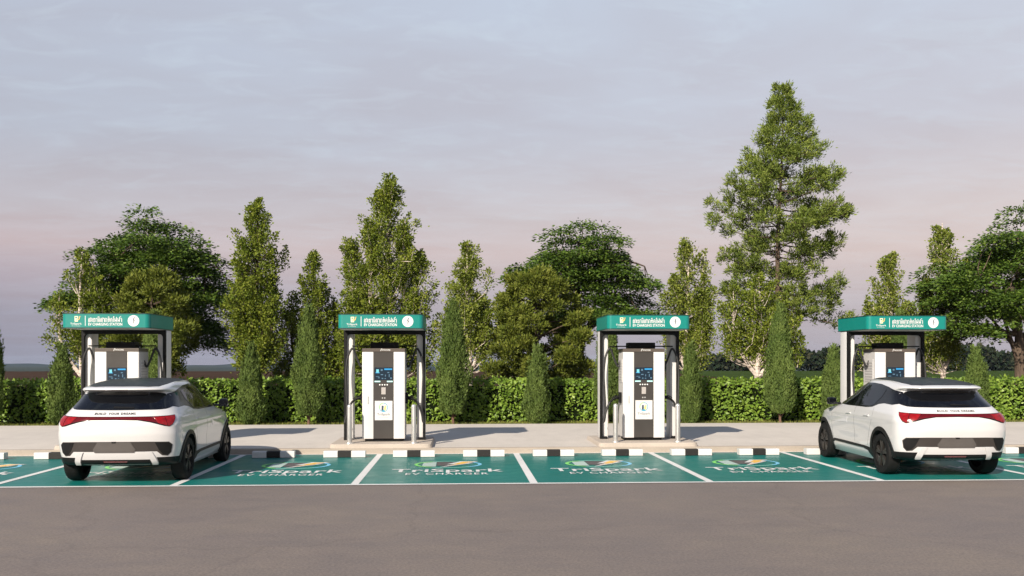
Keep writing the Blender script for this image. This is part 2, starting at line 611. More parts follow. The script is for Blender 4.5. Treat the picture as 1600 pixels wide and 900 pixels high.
def ngon(cx, cy, rx, ry=None, n=28, a0=0.0, a1=2 * math.pi):
    ry = ry or rx
    full = abs(a1 - a0 - 2 * math.pi) < 1e-6
    k = n if full else n + 1
    return [(cx + rx * math.cos(a0 + (a1 - a0) * i / n), cy + ry * math.sin(a0 + (a1 - a0) * i / n)) for i in range(k)]


def arc_band(cx, cy, rx, ry, w, a0, a1, n=20):
    o = ngon(cx, cy, rx, ry, n, a0, a1 - 1e-3)
    i = ngon(cx, cy, rx - w, ry - w, n, a0, a1 - 1e-3)
    k = len(o)
    return o + i, [(j, j + 1, k + j + 1, k + j) for j in range(k - 1)]


def strokes(lines, w):
    """polylines to flat ribbons"""
    vs, fs = [], []
    for ln in lines:
        for (x0, y0), (x1, y1) in zip(ln[:-1], ln[1:]):
            d = math.hypot(x1 - x0, y1 - y0) or 1e-6
            tx, ty = (x1 - x0) / d * w * 0.35, (y1 - y0) / d * w * 0.35
            nx, ny = -(y1 - y0) / d * w / 2, (x1 - x0) / d * w / 2
            o = len(vs)
            vs += [(x0 - tx + nx, y0 - ty + ny), (x0 - tx - nx, y0 - ty - ny), (x1 + tx - nx, y1 + ty - ny), (x1 + tx + nx, y1 + ty + ny)]
            fs.append((o, o + 1, o + 2, o + 3))
    return vs, fs


# ------------------------------------------------------------------ the setting
HAZE = 0.00008
# terrain: level round the car park, dipping into a wide shallow valley beyond the fields
xs = [-3000, -1200, -400, -120, -40, 40, 120, 400, 1200, 3000]
ys = [(-60, -0.03), (26, -0.03), (30, -0.03), (100, -0.03), (176, -0.03), (230, -1.5), (320, -5.0), (450, -8.0), (900, -8.5), (1500, -8.5), (2300, -8.5)]
b = MB()
b.add([(x, y, z) for y, z in ys for x in xs],
      [(j * len(xs) + i, j * len(xs) + i + 1, (j + 1) * len(xs) + i + 1, (j + 1) * len(xs) + i) for j in range(len(ys) - 1) for i in range(len(xs) - 1)])
tag(b.build('ground', M['plain']), kind='structure')
tag(MB().add([(-260, 29.4, 0.0), (22, 29.4, 0.0), (37, 175, 0.0), (-260, 175, 0.0)], [(0, 1, 2, 3)]).build('field', M['soil']), kind='structure')
tag(MB().add([(22.0, 29.4, 0.0), (260, 29.4, 0.0), (260, 175, 0.0), (37.0, 175, 0.0)], [(0, 1, 2, 3)]).build('field', M['crop']), kind='structure')
tag(MB().add([(-60, -30, 0), (60, -30, 0), (60, 19.2, 0), (-60, 19.2, 0)], [(0, 1, 2, 3)]).build('road', M['asphalt']), kind='structure')

DIV = [-15.46, -12.70, -9.93, -7.16, -4.38, -1.63, 1.15, 3.94, 6.71, 9.49, 12.27, 15.05]      # bay dividers
BAY_Y0, BAY_Y1 = 14.40, 19.12
bays = tag(MB().add([(DIV[0], BAY_Y0, 0.004), (DIV[-1], BAY_Y0, 0.004), (DIV[-1], BAY_Y1, 0.004), (DIV[0], BAY_Y1, 0.004)], [(0, 1, 2, 3)]).build('parking_bays', M['green_paint']), kind='structure')


def painted(name, x0, x1, y0, y1, mat, z=0.008):
    return MB().add([(x0, y0, z), (x1, y0, z), (x1, y1, z), (x0, y1, z)], [(0, 1, 2, 3)]).build(name, mat, bays)


painted('line_marking', DIV[0], DIV[-1], BAY_Y0 - 0.05, BAY_Y0 + 0.06, M['white_paint'])
painted('line_marking', DIV[0], DIV[-1], BAY_Y1 - 0.07, BAY_Y1 + 0.02, M['white_paint'])
for dx in DIV:
    painted('line_marking', dx - 0.06, dx + 0.06, BAY_Y0 + 0.062, BAY_Y1 - 0.072, M['white_paint'], 0.0081)

for i in range(2, len(DIV) - 2):                                          # the emblem painted in each bay
    cx = (DIV[i] + DIV[i + 1]) / 2 + 0.02
    cy = 17.13

    def onfloor(z):
        return lambda u, v: (cx + u, v, z)
    for a0, a1, mm in ((R(120), R(240), 'emblem_green'), (R(240), R(310), 'emblem_teal'), (R(-50), R(60), 'emblem_blue'), (R(60), R(120), 'emblem_teal')):
        p, f = arc_band(0, cy, 0.62, 0.56, 0.065, a0, a1)
        flat('emblem_ring', p, f, M[mm], bays, onfloor(0.008))
    flat('emblem_pump', [(-0.47, cy - 0.30), (-0.22, cy - 0.36), (-0.22, cy + 0.40), (-0.46, cy + 0.28)], [(0, 1, 2, 3)], M['emblem_grey'], bays, onfloor(0.008))
    flat('emblem_wedge', [(-0.21, cy - 0.22), (-0.02, cy - 0.24), (0.30, cy + 0.30), (0.05, cy + 0.38), (-0.21, cy + 0.42)], [(0, 1, 2, 3, 4)], M['emblem_dark'], bays, onfloor(0.008))
    flat('emblem_bolt_edge', [(-0.16, cy - 0.52), (0.13, cy + 0.02), (-0.03, cy - 0.02), (0.22, cy + 0.46), (0.56, cy + 0.44), (0.36, cy + 0.16), (0.47, cy + 0.18)],
         [(0, 6, 1), (2, 1, 6), (2, 6, 5), (2, 5, 3), (3, 5, 4)], M['white_paint'], bays, onfloor(0.0105))
    flat('emblem_bolt', [(0.00, cy - 0.26), (0.19, cy + 0.06), (0.10, cy + 0.05), (0.27, cy + 0.38), (0.46, cy + 0.38), (0.28, cy + 0.10), (0.36, cy + 0.12)],
         [(0, 6, 1), (2, 1, 6), (2, 6, 5), (2, 5, 3), (3, 5, 4)], M['emblem_yellow'], bays, onfloor(0.013))
    p, f = text2d('TriSpark', 1.94, 0.58, 0.012)
    flat('lettering', p, f, M['white_paint'], bays, lambda u, v: (cx + u, 16.12 + v, 0.0085))
    p, f = text2d('EV CHARGER', 1.40, 0.24, 0.01, 1.15)
    flat('lettering', p, f, M['white_paint'], bays, lambda u, v: (cx + u, 15.70 + v, 0.0085))

# raised pavement with its kerb face
PV_Z = 0.12
pv = tag(MB().box(-45, 45, 19.30, 26.40, -0.05, PV_Z).build('pavement', M['concrete']), kind='structure')
MB().box(-45, 45, 19.14, 19.298, -0.05, PV_Z + 0.001, 0.012).build('kerb', M['kerb'], pv)
tag(MB().box(-45, 45, 26.40, 29.4, -0.05, 0.085).build('grass_verge', M['verge']), kind='structure')
rng = np.random.default_rng(5)


def leafset(P, D, N, L, W):
    """rhombic leaves: base P, direction D, face normal N"""
    D = D / np.linalg.norm(D, axis=1, keepdims=True)
    S = np.cross(D, N)
    S /= np.maximum(np.linalg.norm(S, axis=1, keepdims=True), 1e-6)
    L = np.asarray(L).reshape(-1, 1) * np.ones((len(P), 1))
    W = np.asarray(W).reshape(-1, 1) * np.ones((len(P), 1))
    mid_ = P + D * L * 0.45
    return np.stack([P, mid_ + S * W * 0.5, P + D * L, mid_ - S * W * 0.5], axis=1)


def unit(rg, n):
    v = rg.normal(size=(n, 3))
    return v / np.linalg.norm(v, axis=1, keepdims=True)


n = 15000
P = np.column_stack([rng.uniform(-18, 23, n), 26.41 + rng.uniform(0, 1, n) ** 1.2 * 1.5, np.full(n, 0.083)])
D = np.column_stack([rng.normal(0, 0.35, n), rng.normal(0, 0.35, n), np.ones(n)])
o = quads('grass', leafset(P, D, unit(rng, n), rng.uniform(0.03, 0.10, n), 0.012), M['grass'])
tag(o, 'short patchy grass along the foot of the hedge', 'grass', kind='stuff')

# low wooded hills on the far side of the valley
for k, (x0, x1, y, hmax, seed) in enumerate([(-1900, 260, 1900, 9.0, 3), (-500, 2200, 2100, 13.0, 8), (-330, 90, 1300, 9.5, 12)]):
    rg = np.random.default_rng(seed)
    nx = 160
    X = np.linspace(x0, x1, nx)
    prof = np.zeros(nx)
    for q in range(1, 26):
        prof += np.sin(X / (x1 - x0) * 2 * math.pi * q * 0.9 + rg.uniform(0, 6.3)) / q ** 0.75
    prof = (prof - prof.min()) / (prof.max() - prof.min())
    prof = prof * np.sin(np.linspace(0.0, math.pi, nx)) ** 0.4
    b = MB()
    vs = []
    for x, h in zip(X, prof):
        vs += [(x, y - 130, -8.7), (x, y - 25, -8.6 + 0.75 * h * hmax), (x, y, -8.4 + h * hmax), (x, y + 90, -8.7)]
    fs = [(4 * i + j, 4 * i + 4 + j, 4 * i + 5 + j, 4 * i + 1 + j) for i in range(nx - 1) for j in range(3)]
    tag(b.add(vs, fs).build('hills', M['hill'], smooth=True), kind='structure')

# far wood at the end of the green field
rg = np.random.default_rng(21)
vs = []
for k in range(420):
    x = rg.uniform(34, 190)
    y = 178 + rg.uniform(0, 9)
    h = 4.3 + 0.8 * math.sin(x * 0.09) + 0.5 * math.sin(x * 0.31 + 1) + rg.uniform(-0.7, 0.6)
    h *= min(1.0, 0.55 + (x - 34) / 45)
    m = 90
    U = unit(rg, m) * np.array([1.6, 1.6, 0.5 * h]) * rg.uniform(0.55, 1, (m, 1)) + np.array([x, y, 0.5 * h])
    vs.append(leafset(U, unit(rg, m), unit(rg, m), rg.uniform(0.7, 1.2, m), 0.8))
tag(quads('far_wood', np.concatenate(vs), M['leaf_far']), 'dark wood along the far edge of the green field', 'wood', kind='stuff')

# the evening air over the valley
hz = Nt('haze_air')
hz.n.remove(hz.b)
pv_ = hz.n.new('ShaderNodeVolumePrincipled')
pv_.inputs['Color'].default_value = (0.66, 0.80, 1.0, 1)
pv_.inputs['Density'].default_value = HAZE
hz.l.new(pv_.outputs[0], hz.out.inputs['Volume'])
o = MB().box(-3050, 3050, -70, 2400, -10.5, 13.2).build('haze', hz.m)
tag(o, 'thin bluish evening haze over the fields and valley', 'haze', kind='stuff')

# ------------------------------------------------------------------ hedge
HX0, HX1, HY0, HY1, HZ = -17.5, 22.5, 27.72, 28.62, 1.27
hedge = tag(empty('hedge', (2.5, 28.2, 0.08)), 'long clipped leafy hedge running behind the pavement', 'hedge')
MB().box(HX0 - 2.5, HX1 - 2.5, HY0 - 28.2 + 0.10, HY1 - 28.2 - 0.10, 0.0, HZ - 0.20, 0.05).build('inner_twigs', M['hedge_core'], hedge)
rg = np.random.default_rng(4)


def lump(x, z):
    return 0.045 * np.sin(x * 3.1 + z * 2.0) + 0.035 * np.sin(x * 7.3 - z * 5.1 + 1.0) + 0.03 * np.sin(x * 1.1 + 0.5)


nf, nt, nb = 26000, 12000, 4000
x = rg.uniform(HX0, HX1, nf)
z = rg.uniform(0.04, HZ, nf)
Pf = np.column_stack([x, HY0 - lump(x, z) + rg.uniform(-0.03, 0.16, nf), z + 0.08])
Df = np.column_stack([rg.normal(0, 0.8, nf), -0.55 + rg.normal(0, 0.35, nf), rg.normal(0.05, 0.7, nf)])
Nf = np.column_stack([rg.normal(-0.1, 0.45, nf), np.full(nf, -0.9), rg.normal(0.55, 0.5, nf)])
x = rg.uniform(HX0, HX1, nt)
y = rg.uniform(HY0, HY1, nt)
Pt = np.column_stack([x, y, HZ + 0.03 + 0.8 * lump(x, y * 2) + rg.uniform(-0.12, 0.05, nt)])
Dt = np.column_stack([rg.normal(0, 0.8, nt), rg.normal(-0.2, 0.8, nt), 0.35 + rg.normal(0, 0.5, nt)])
Nt_ = np.column_stack([rg.normal(0, 0.5, nt), rg.normal(-0.3, 0.5, nt), np.ones(nt)])
x = rg.uniform(HX0, HX1, nb)
Pb = np.column_stack([x, HY1 + lump(x, 0) + rg.uniform(-0.12, 0.03, nb), rg.uniform(0.1, HZ, nb)])
Db = np.column_stack([rg.normal(0, 0.8, nb), 0.5 + rg.normal(0, 0.3, nb), rg.normal(0, 0.7, nb)])
Nb = np.column_stack([rg.normal(0, 0.4, nb), np.ones(nb), rg.normal(0.4, 0.4, nb)])
allP = np.concatenate([Pf, Pt, Pb]) - np.array([2.5, 28.2, 0.08])
L = rg.uniform(0.075, 0.145, nf + nt + nb)
o = quads('foliage', leafset(allP, np.concatenate([Df, Dt, Db]), np.concatenate([Nf, Nt_, Nb]), L, L * 0.62), M['leaf_hedge'], hedge)
o['kind'] = 'stuff'

# ------------------------------------------------------------------ cypress shrubs


def make_cypress(h, r, bare, seed):
    rg = np.random.default_rng(seed)
    root = empty('cypress')

    def prof(t):
        return r * np.clip(np.interp(t, [0, .06, .18, .35, .55, .75, .9, 1.0], [.55, .86, 1.0, .97, .80, .55, .30, .04]), 0.02, 1)
    ph = rg.uniform(0, 6.28, 8)

    def lumpf(th, t):
        return (1 + 0.16 * np.sin(3 * th + 5 * t + ph[0]) + 0.13 * np.sin(5 * th - 9 * t + ph[1]) + 0.12 * np.sin(2 * th + 14 * t + ph[2])
                + 0.09 * np.sin(7 * th + 22 * t + ph[3]))
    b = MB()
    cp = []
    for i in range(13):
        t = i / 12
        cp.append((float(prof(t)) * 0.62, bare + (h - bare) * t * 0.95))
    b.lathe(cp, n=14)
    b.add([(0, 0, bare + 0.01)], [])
    b.build('light_block_core', M['cypress_core'], root, True)  # solid dark core, added inside the leaves to stop light passing through
    n = int(26000 * (h / 3.4) * (r / .38))
    t = rg.uniform(0, 1, n) ** 1.15
    th = rg.uniform(0, 2 * math.pi, n)
    rr = prof(t) * lumpf(th, t) * (1 - 0.42 * rg.uniform(0, 1, n) ** 2.2)
    P = np.column_stack([rr * np.cos(th), rr * np.sin(th), bare + (h - bare) * t * 0.985 + rg.normal(0, .02, n)])
    D = np.column_stack([np.cos(th) * 0.38, np.sin(th) * 0.38, np.ones(n)]) + rg.normal(0, 0.32, (n, 3))
    N = np.column_stack([np.cos(th), np.sin(th), np.full(n, 0.25)]) + rg.normal(0, 0.55, (n, 3))
    L = rg.uniform(0.045, 0.10, n)
    # loose flame-like sprays that break the outline
    m = int(60 * h)
    ts = rg.uniform(0.02, 0.97, m)
    ths = rg.uniform(0, 2 * math.pi, m)
    rs = prof(ts) * lumpf(ths, ts)
    SP, SD, SN = [], [], []
    for a, q, e in zip(ts, ths, rs):
        k = 26
        u = rg.uniform(0, 1, k)
        o_ = np.array([math.cos(q), math.sin(q), 0])
        base = o_ * e * 0.9 + np.array([0, 0, bare + (h - bare) * a])
        SP.append(base + np.outer(u, o_ * 0.06 + np.array([0, 0, 0.20])) + rg.normal(0, 0.016, (k, 3)))
        SD.append(o_ * 0.3 + np.array([0, 0, 1.0]) + rg.normal(0, 0.3, (k, 3)))
        SN.append(o_ + rg.normal(0, 0.5, (k, 3)))
    SP, SD, SN = np.concatenate(SP), np.concatenate(SD), np.concatenate(SN)
    P, D, N = np.concatenate([P, SP]), np.concatenate([D, SD]), np.concatenate([N, SN])
    L = np.concatenate([L, rg.uniform(0.05, 0.09, len(SP))])
    quads('foliage', leafset(P, D, N, L, L * 0.36), M['leaf_cypress'], root)
    tb = MB().tube([(0, 0, -0.05), (0.01, 0, bare * 0.5), (0, 0.01, h * 0.55)], [0.045, 0.036, 0.01], 8)
    if bare > 0.1:
        for a in (0.5, 2.6, 4.4):
            tb.tube([(0, 0, bare * 0.55), (0.09 * math.cos(a), 0.09 * math.sin(a), bare * 0.95), (0.13 * math.cos(a), 0.13 * math.sin(a), bare + 0.25)], [0.02, 0.016, 0.008], 6)
    tb.build('trunk', M['bark_red'], root, True)
    return root


tall = [make_cypress(3.42, 0.385, 0.30, 31), make_cypress(3.30, 0.36, 0.30, 32)]
short = [make_cypress(2.26, 0.315, 0.02, 33), make_cypress(2.24, 0.33, 0.02, 34)]
CY = [(-13.22, 't', 'tall clipped cypress at the extreme left edge, before the hedge'),
      (-11.17, 's', 'short cypress beside the pale trunk at far left, behind the left car'),
      (-8.63, 't', 'tall cypress seen between the leftmost cabinet and its right canopy post'),
      (-5.94, 's', 'short cypress just right of the left car, before the hedge'),
      (-4.32, 't', 'tall cypress with bare stem left of the second canopy'),
      (-0.20, 't', 'tall cypress with bare stem right of the second canopy'),
      (2.24, 's', 'short cypress standing midway between the two middle canopies'),
      (4.29, 't', 'tall cypress seen through the left side of the third canopy'),
      (6.73, 's', 'short cypress just right of the third canopy'),
      (9.39, 't', 'tall cypress with bare stem under the tallest conifer'),
      (10.99, 's', 'short cypress just left of the rightmost canopy'),
      (13.00, 't', 'tall cypress behind the rightmost canopy and cabinet'),
      (15.30, 's', 'short cypress behind the rear end of the right car')]
used = {}
for k, (x, kind, label) in enumerate(CY):
    protos = tall if kind == 't' else short
    i = (k // 2) % 2
    p = protos[i]
    o = p if not used.get((kind, i)) else copy_tree(p)
    used[(kind, i)] = True
    o.location = (x, 26.78, 0.08)
    rr = random.Random(k)
    o.rotation_euler = (0, 0, rr.uniform(0, 6.28))
    o.scale = (rr.uniform(0.93, 1.08), rr.uniform(0.93, 1.08), rr.uniform(0.97, 1.03))
    tag(o, label, 'cypress', 'clipped cypresses along the hedge')

# ------------------------------------------------------------------ trees


def twig(b, p0, p1, r0, r1, rg, bend=0.12, seg=4, sides=5, sag=0.0):
    p0, p1 = np.array(p0, float), np.array(p1, float)
    d = np.linalg.norm(p1 - p0)
    off = rg.normal(0, bend * d * 0.5, 3)
    pts, rad = [], []
    for i in range(seg + 1):
        t = i / seg
        pts.append(p0 + (p1 - p0) * t + off * math.sin(math.pi * t) + np.array([0, 0, -sag * d * math.sin(math.pi * t)]))
        rad.append(r0 + (r1 - r0) * t)
    b.tube(pts, rad, sides, caps=False)
    return pts


def poplar(name, loc, label, spires, nclu, seed, leaf='leaf_poplar', bark='bark_birch', trunk_r=0.10, clear=1.6, leaf_l=0.082, fork=None):
    """upright feathery tree; spires: (dx, dy, z0, z1, radius)"""
    rg = np.random.default_rng(seed)
    root = tag(empty(name, loc), label, 'tree', 'trees behind the hedge')
    b = MB()
    vol = np.array([(s[3] - s[2]) * s[4] ** 1.6 for s in spires])
    vol /= vol.sum()
    stems = []
    for si, (dx, dy, z0, z1, r) in enumerate(spires):
        if si == 0:
            pts = [np.array([dx * t ** 1.3 + 0.05 * math.sin(5 * t + seed), dy * t + 0.05 * math.cos(4 * t), z1 * 0.97 * t]) for t in np.linspace(0, 1, 12)]
            b.tube(pts, [trunk_r * (1 - 0.93 * t) + 0.01 for t in np.linspace(0, 1, 12)], 8)
        else:
            zb = max(clear * 0.75, z0 - 1.0)
            k = np.array([0.0, 0.0, zb])
            pts = [k + np.array([dx, dy, 0]) * min(1, t * 2.2) ** 0.8 + np.array([0, 0, (z1 * 0.97 - zb) * t]) for t in np.linspace(0, 1, 9)]
            b.tube(pts, [trunk_r * 0.62 * (1 - 0.9 * t) + 0.008 for t in np.linspace(0, 1, 9)], 6)
        stems.append(np.array(pts))
    P, D, N, L = [], [], [], []
    nplume = int(nclu * 0.80)
    for c in range(nplume):
        si = rg.choice(len(spires), p=vol)
        dx, dy, z0, z1, r = spires[si]
        t = rg.uniform(0, 1) ** 1.22
        env = float(np.interp(t, [0, .12, .30, .55, .75, .90, 1.0], [.50, .82, 1.0, .92, .72, .44, .16]))
        th = rg.uniform(0, 2 * math.pi)
        rad = r * env * (0.25 + 0.80 * rg.uniform(0, 1) ** 0.6) * rg.uniform(0.72, 1.28)
        z = z0 + (z1 - z0) * t * 0.93
        out = np.array([math.cos(th), math.sin(th), 0.0])
        ln = rg.uniform(0.45, 1.25) * (0.70 + 0.40 * (1 - t))
        tip = np.array([dx, dy, 0.0]) + out * rad + np.array([0, 0, min(z + 0.45 * ln, z1 + 0.05)])
        axis = out * rg.uniform(0.15, 0.85) + np.array([rg.normal(0, .12), rg.normal(0, .12), 1.0])
        axis = axis / np.linalg.norm(axis)
        base = tip - axis * ln
        st = stems[si]
        j = int(np.argmin(np.abs(st[:, 2] - max(base[2] - 0.35, clear * 0.8))))
        pts = twig(b, st[j], base, 0.020, 0.010, rg, 0.10, 3, 4)
        twig(b, base, tip - axis * 0.05, 0.010, 0.003, rg, 0.04, 3, 4)
        m = int(rg.uniform(190, 330) * ln)
        u = rg.uniform(0, 1, m) ** 0.85
        wd = (0.06 + 0.10 * rg.uniform()) * np.interp(u, [0, .3, .75, 1.0], [.6, 1.0, .75, .22]) * (0.7 + 0.4 * ln)
        q = rg.normal(0, 1, (m, 3))
        q[:, 2] *= 0.6
        P.append(base + np.outer(u * ln, axis) + q * wd[:, None])
        D.append(q * 0.55 + axis * 0.55 + rg.normal(0, 0.45, (m, 3)))
        N.append(unit(rg, m) * 0.9 + out * 0.45 + np.array([0, 0, 0.35]))
        L.append(rg.uniform(0.6, 1.3, m) * leaf_l)
    if fork:
        for (fx, fy, fz0, fz1, fr) in fork:
            twig(b, (0, 0, fz0), (fx, fy, fz1), fr, fr * 0.3, rg, 0.06, 6, 6)
    P, D, N, L = (np.concatenate(a) for a in (P, D, N, L))
    quads('crown', leafset(P, D, N, L, L * 0.66), M[leaf], root)
    b.build('trunk', M[bark], root, True)
    return root


def broad(name, loc, label, lobes, npad, seed, trunk_r=0.17, clear=2.0, leaf='leaf_broad', leaf_l=0.135, limbs=9):
    """spreading tree with layered flat sprays; lobes: (dx, dy, cz, rx, ry, rz)"""
    rg = np.random.default_rng(seed)
    root = tag(empty(name, loc), label, 'tree', 'trees behind the hedge')
    b = MB()
    top = max(l[2] + l[5] for l in lobes)
    tr = [np.array([0.12 * math.sin(3 * t + seed), 0.1 * math.cos(2.5 * t), top * 0.88 * t]) for t in np.linspace(0, 1, 12)]
    b.tube(tr, [trunk_r * (1 - 0.92 * t ** 0.8) + 0.012 for t in np.linspace(0, 1, 12)], 10)
    tr = np.array(tr)
    nodes = [p for p in tr if p[2] > clear]
    for k in range(limbs):
        l = lobes[k % len(lobes)]
        th = 2 * math.pi * (k / limbs) + rg.uniform(-0.3, 0.3)
        z0 = clear + (k / limbs) * (top * 0.45)
        j = int(np.argmin(np.abs(tr[:, 2] - z0)))
        e = np.array([l[0] + 0.62 * l[3] * math.cos(th), l[1] + 0.62 * l[4] * math.sin(th), max(z0 + 0.5, l[2] + rg.uniform(-0.3, 0.35) * l[5])])
        nodes += twig(b, tr[j], e, trunk_r * 0.42, 0.025, rg, 0.12, 7, 7)
    nodes = np.array(nodes)
    w = np.array([l[3] * l[4] * l[5] for l in lobes]) ** 0.8
    w /= w.sum()
    P, D, N, L = [], [], [], []
    for c in range(int(npad * 1.6)):
        l = lobes[rg.choice(len(lobes), p=w)]
        d = unit(rg, 1)[0]
        if d[2] < -0.2:
            d[2] *= -0.4
        e = d * np.array(l[3:6]) * rg.uniform(0.30, 1.0) ** 0.45 * rg.uniform(0.84, 1.12)
        c0 = np.array(l[0:3]) + e
        c0[2] = round(c0[2] / 0.52 + 0.35 * math.sin(c0[0] * 1.3)) * 0.52 + rg.normal(0, 0.09)
        hor = np.array([e[0], e[1], 0])
        hl = np.linalg.norm(hor) + 1e-6
        hor /= hl
        j = int(np.argmin(np.linalg.norm(nodes - c0 + np.array([0, 0, 0.3]), axis=1)))
        s = rg.uniform(0.42, 0.85)
        twig(b, nodes[j], c0, 0.022, 0.006, rg, 0.10, 3, 4)
        m = int(70 + 330 * s * s * 1.5)
        # several short sprays fan out from the middle of the pad
        a = rg.uniform(0, 2 * math.pi, m)
        u = s * np.sqrt(rg.uniform(0, 1, m)) * (0.75 + 0.35 * np.sin(3 * a + rg.uniform(0, 6)) ** 2)
        q = np.column_stack([u * np.cos(a), u * np.sin(a), -0.22 * u * u / s + rg.normal(0, 0.085, m)])
        q += np.outer((q @ hor), np.array([0, 0, -0.22]))
        P.append(c0 + q)
        D.append(np.column_stack([np.cos(a), np.sin(a), np.full(m, -0.12)]) + hor * 0.4 + rg.normal(0, 0.35, (m, 3)))
        N.append(np.array([-0.1, -0.25, 0.9]) + hor * 0.25 + rg.normal(0, 0.5, (m, 3)))
        L.append(rg.uniform(0.6, 1.2, m) * leaf_l)
    P, D, N, L = (np.concatenate(a) for a in (P, D, N, L))
    quads('crown', leafset(P, D, N, L, L * 0.50), M[leaf], root)
    b.build('trunk', M['bark_brown'], root, True)
    return root


def tufts(P, D, N, L, c0, out, s, m, rg, ll):
    """a brush of needles round c0 pointing out"""
    q = rg.normal(0, 1, (m, 3)) * s * 0.42
    P.append(c0 + q)
    D.append(out + q / s * 0.7 + rg.normal(0, 0.45, (m, 3)))
    N.append(unit(rg, m) + np.array([0, -0.2, 0.5]))
    L.append(rg.uniform(0.6, 1.25, m) * ll)


def olive_pine(name, loc, label, h, r, z0, ntuft, seed, flat_top=0.0):
    rg = np.random.default_rng(seed)
    root = tag(empty(name, loc), label, 'tree', 'trees behind the hedge')
    b = MB()
    tr = [np.array([0.05 * math.sin(4 * t), 0.05 * math.cos(3 * t), h * 0.9 * t]) for t in np.linspace(0, 1, 9)]
    b.tube(tr, [0.11 * (1 - 0.9 * t) + 0.01 for t in np.linspace(0, 1, 9)], 8)
    tr = np.array(tr)
    # rounded boughs
    boughs = []
    for k in range(46):
        t = (k + rg.uniform(0, 1)) / 46
        th = k * 2.4 + rg.uniform(-0.4, 0.4)
        z = z0 + (h - z0) * t
        rad = r * math.sqrt(max(0.03, 1 - (abs(t - 0.36) / (0.66 if t > 0.36 else 0.52)) ** 2.2)) * rg.uniform(0.55, 0.95)
        c0 = np.array([rad * math.cos(th), rad * math.sin(th), z])
        j = int(np.argmin(np.abs(tr[:, 2] - (z - 0.35 * rad))))
        twig(b, tr[j], c0, 0.03, 0.008, rg, 0.1, 4, 5)
        boughs.append((c0, rg.uniform(0.26, 0.44) * (0.75 + 0.5 * (1 - t))))
    P, D, N, L = [], [], [], []
    for c in range(int(ntuft * 1.5)):
        c0, br = boughs[rg.integers(len(boughs))]
        d = unit(rg, 1)[0]
        d[2] = d[2] * 0.7 + 0.15
        o_ = c0 + d * br * rg.uniform(0.55, 1.0) * np.array([1.15, 1.15, 0.8])
        tufts(P, D, N, L, o_, d * 0.8 + np.array([0, 0, 0.6]), 0.14, 24, rg, 0.13)
    P, D, N, L = (np.concatenate(a) for a in (P, D, N, L))
    quads('crown', leafset(P, D, N, L, L * 0.34), M['leaf_pine'], root)
    b.build('trunk', M['bark_brown'], root, True)
    return root


def tall_conifer(name, loc, label, h, r, z0, seed):
    rg = np.random.default_rng(seed)
    root = tag(empty(name, loc), label, 'tree', 'trees behind the hedge')
    b = MB()
    tr = [np.array([0.10 * math.sin(3 * t) - 0.28 * (1 - t) + 0.06 * math.sin(9 * t), 0.05 * math.cos(3 * t), h * t]) for t in np.linspace(0, 1, 16)]
    b.tube(tr, [0.125 * (1 - t) ** 0.9 + 0.007 for t in np.linspace(0, 1, 16)], 9)
    tr = np.array(tr)
    P, D, N, L = [], [], [], []

    def branch(z, th, ln, rise):
        p0 = np.array([np.interp(z, tr[:, 2], tr[:, 0]), np.interp(z, tr[:, 2], tr[:, 1]), z])
        o_ = np.array([math.cos(th), math.sin(th), 0])
        p1 = p0 + o_ * ln + np.array([0, 0, rise * ln])
        pts = twig(b, p0, p1, 0.012 + 0.022 * min(1, ln / 2.0), 0.007, rg, 0.09, 6, 5, sag=0.06)
        k = int(5 + ln * 9)
        for i in range(k):
            t = 1 - rg.uniform(0, 1) ** 1.5 * 0.72
            j = min(5, int(t * 6))
            f = t * 6 - j
            c0 = np.array(pts[j]) * (1 - f) + np.array(pts[j + 1]) * f
            side_ = np.array([-o_[1], o_[0], 0]) * rg.choice([-1, 1])
            reach = rg.uniform(0.05, 0.50) * min(1, ln) * (1.15 - 0.5 * t)
            c1 = c0 + side_ * reach + np.array([0, 0, rg.uniform(-0.12, 0.34)]) + o_ * 0.1
            if reach > 0.2:
                twig(b, c0, c1, 0.009, 0.003, rg, 0.05, 2, 4)
            tufts(P, D, N, L, c1, (o_ * 0.5 + side_ * 0.4 + np.array([0, 0, 0.55])), rg.uniform(0.11, 0.20), 52, rg, 0.13)
    zz = z0
    k = 0
    while zz < h * 0.965:
        t = (zz - z0) / (h - z0)
        ln = r * float(np.interp(t, [0, .10, .25, .42, .50, .60, .71, .82, .93, 1.0], [.60, .84, .98, 1.0, .95, .70, .45, .24, .09, .03])) * rg.choice([0.55, 0.78, 0.95, 1.05]) * rg.uniform(0.88, 1.1)
        branch(zz, k * 2.399 + rg.uniform(-0.5, 0.5), max(0.14, ln), rg.uniform(0.0, 0.42) - 0.10 * (1 - t))
        zz += rg.uniform(0.045, 0.105) * (1.0 + 0.30 * (1 - t))
        k += 1
    for z, th, ln, ri in ((4.1, -0.15, 2.55, -0.32), (4.5, -0.35, 2.0, -0.22), (7.0, -0.1, 2.45, 0.10), (6.2, 0.1, 2.3, 0.05)):
        branch(z, th, ln, ri)
    P, D, N, L = (np.concatenate(a) for a in (P, D, N, L))
    quads('crown', leafset(P, D, N, L, L * 0.26), M['leaf_fir'], root)
    b.build('trunk', M['bark_brown'], root, True)
    return root


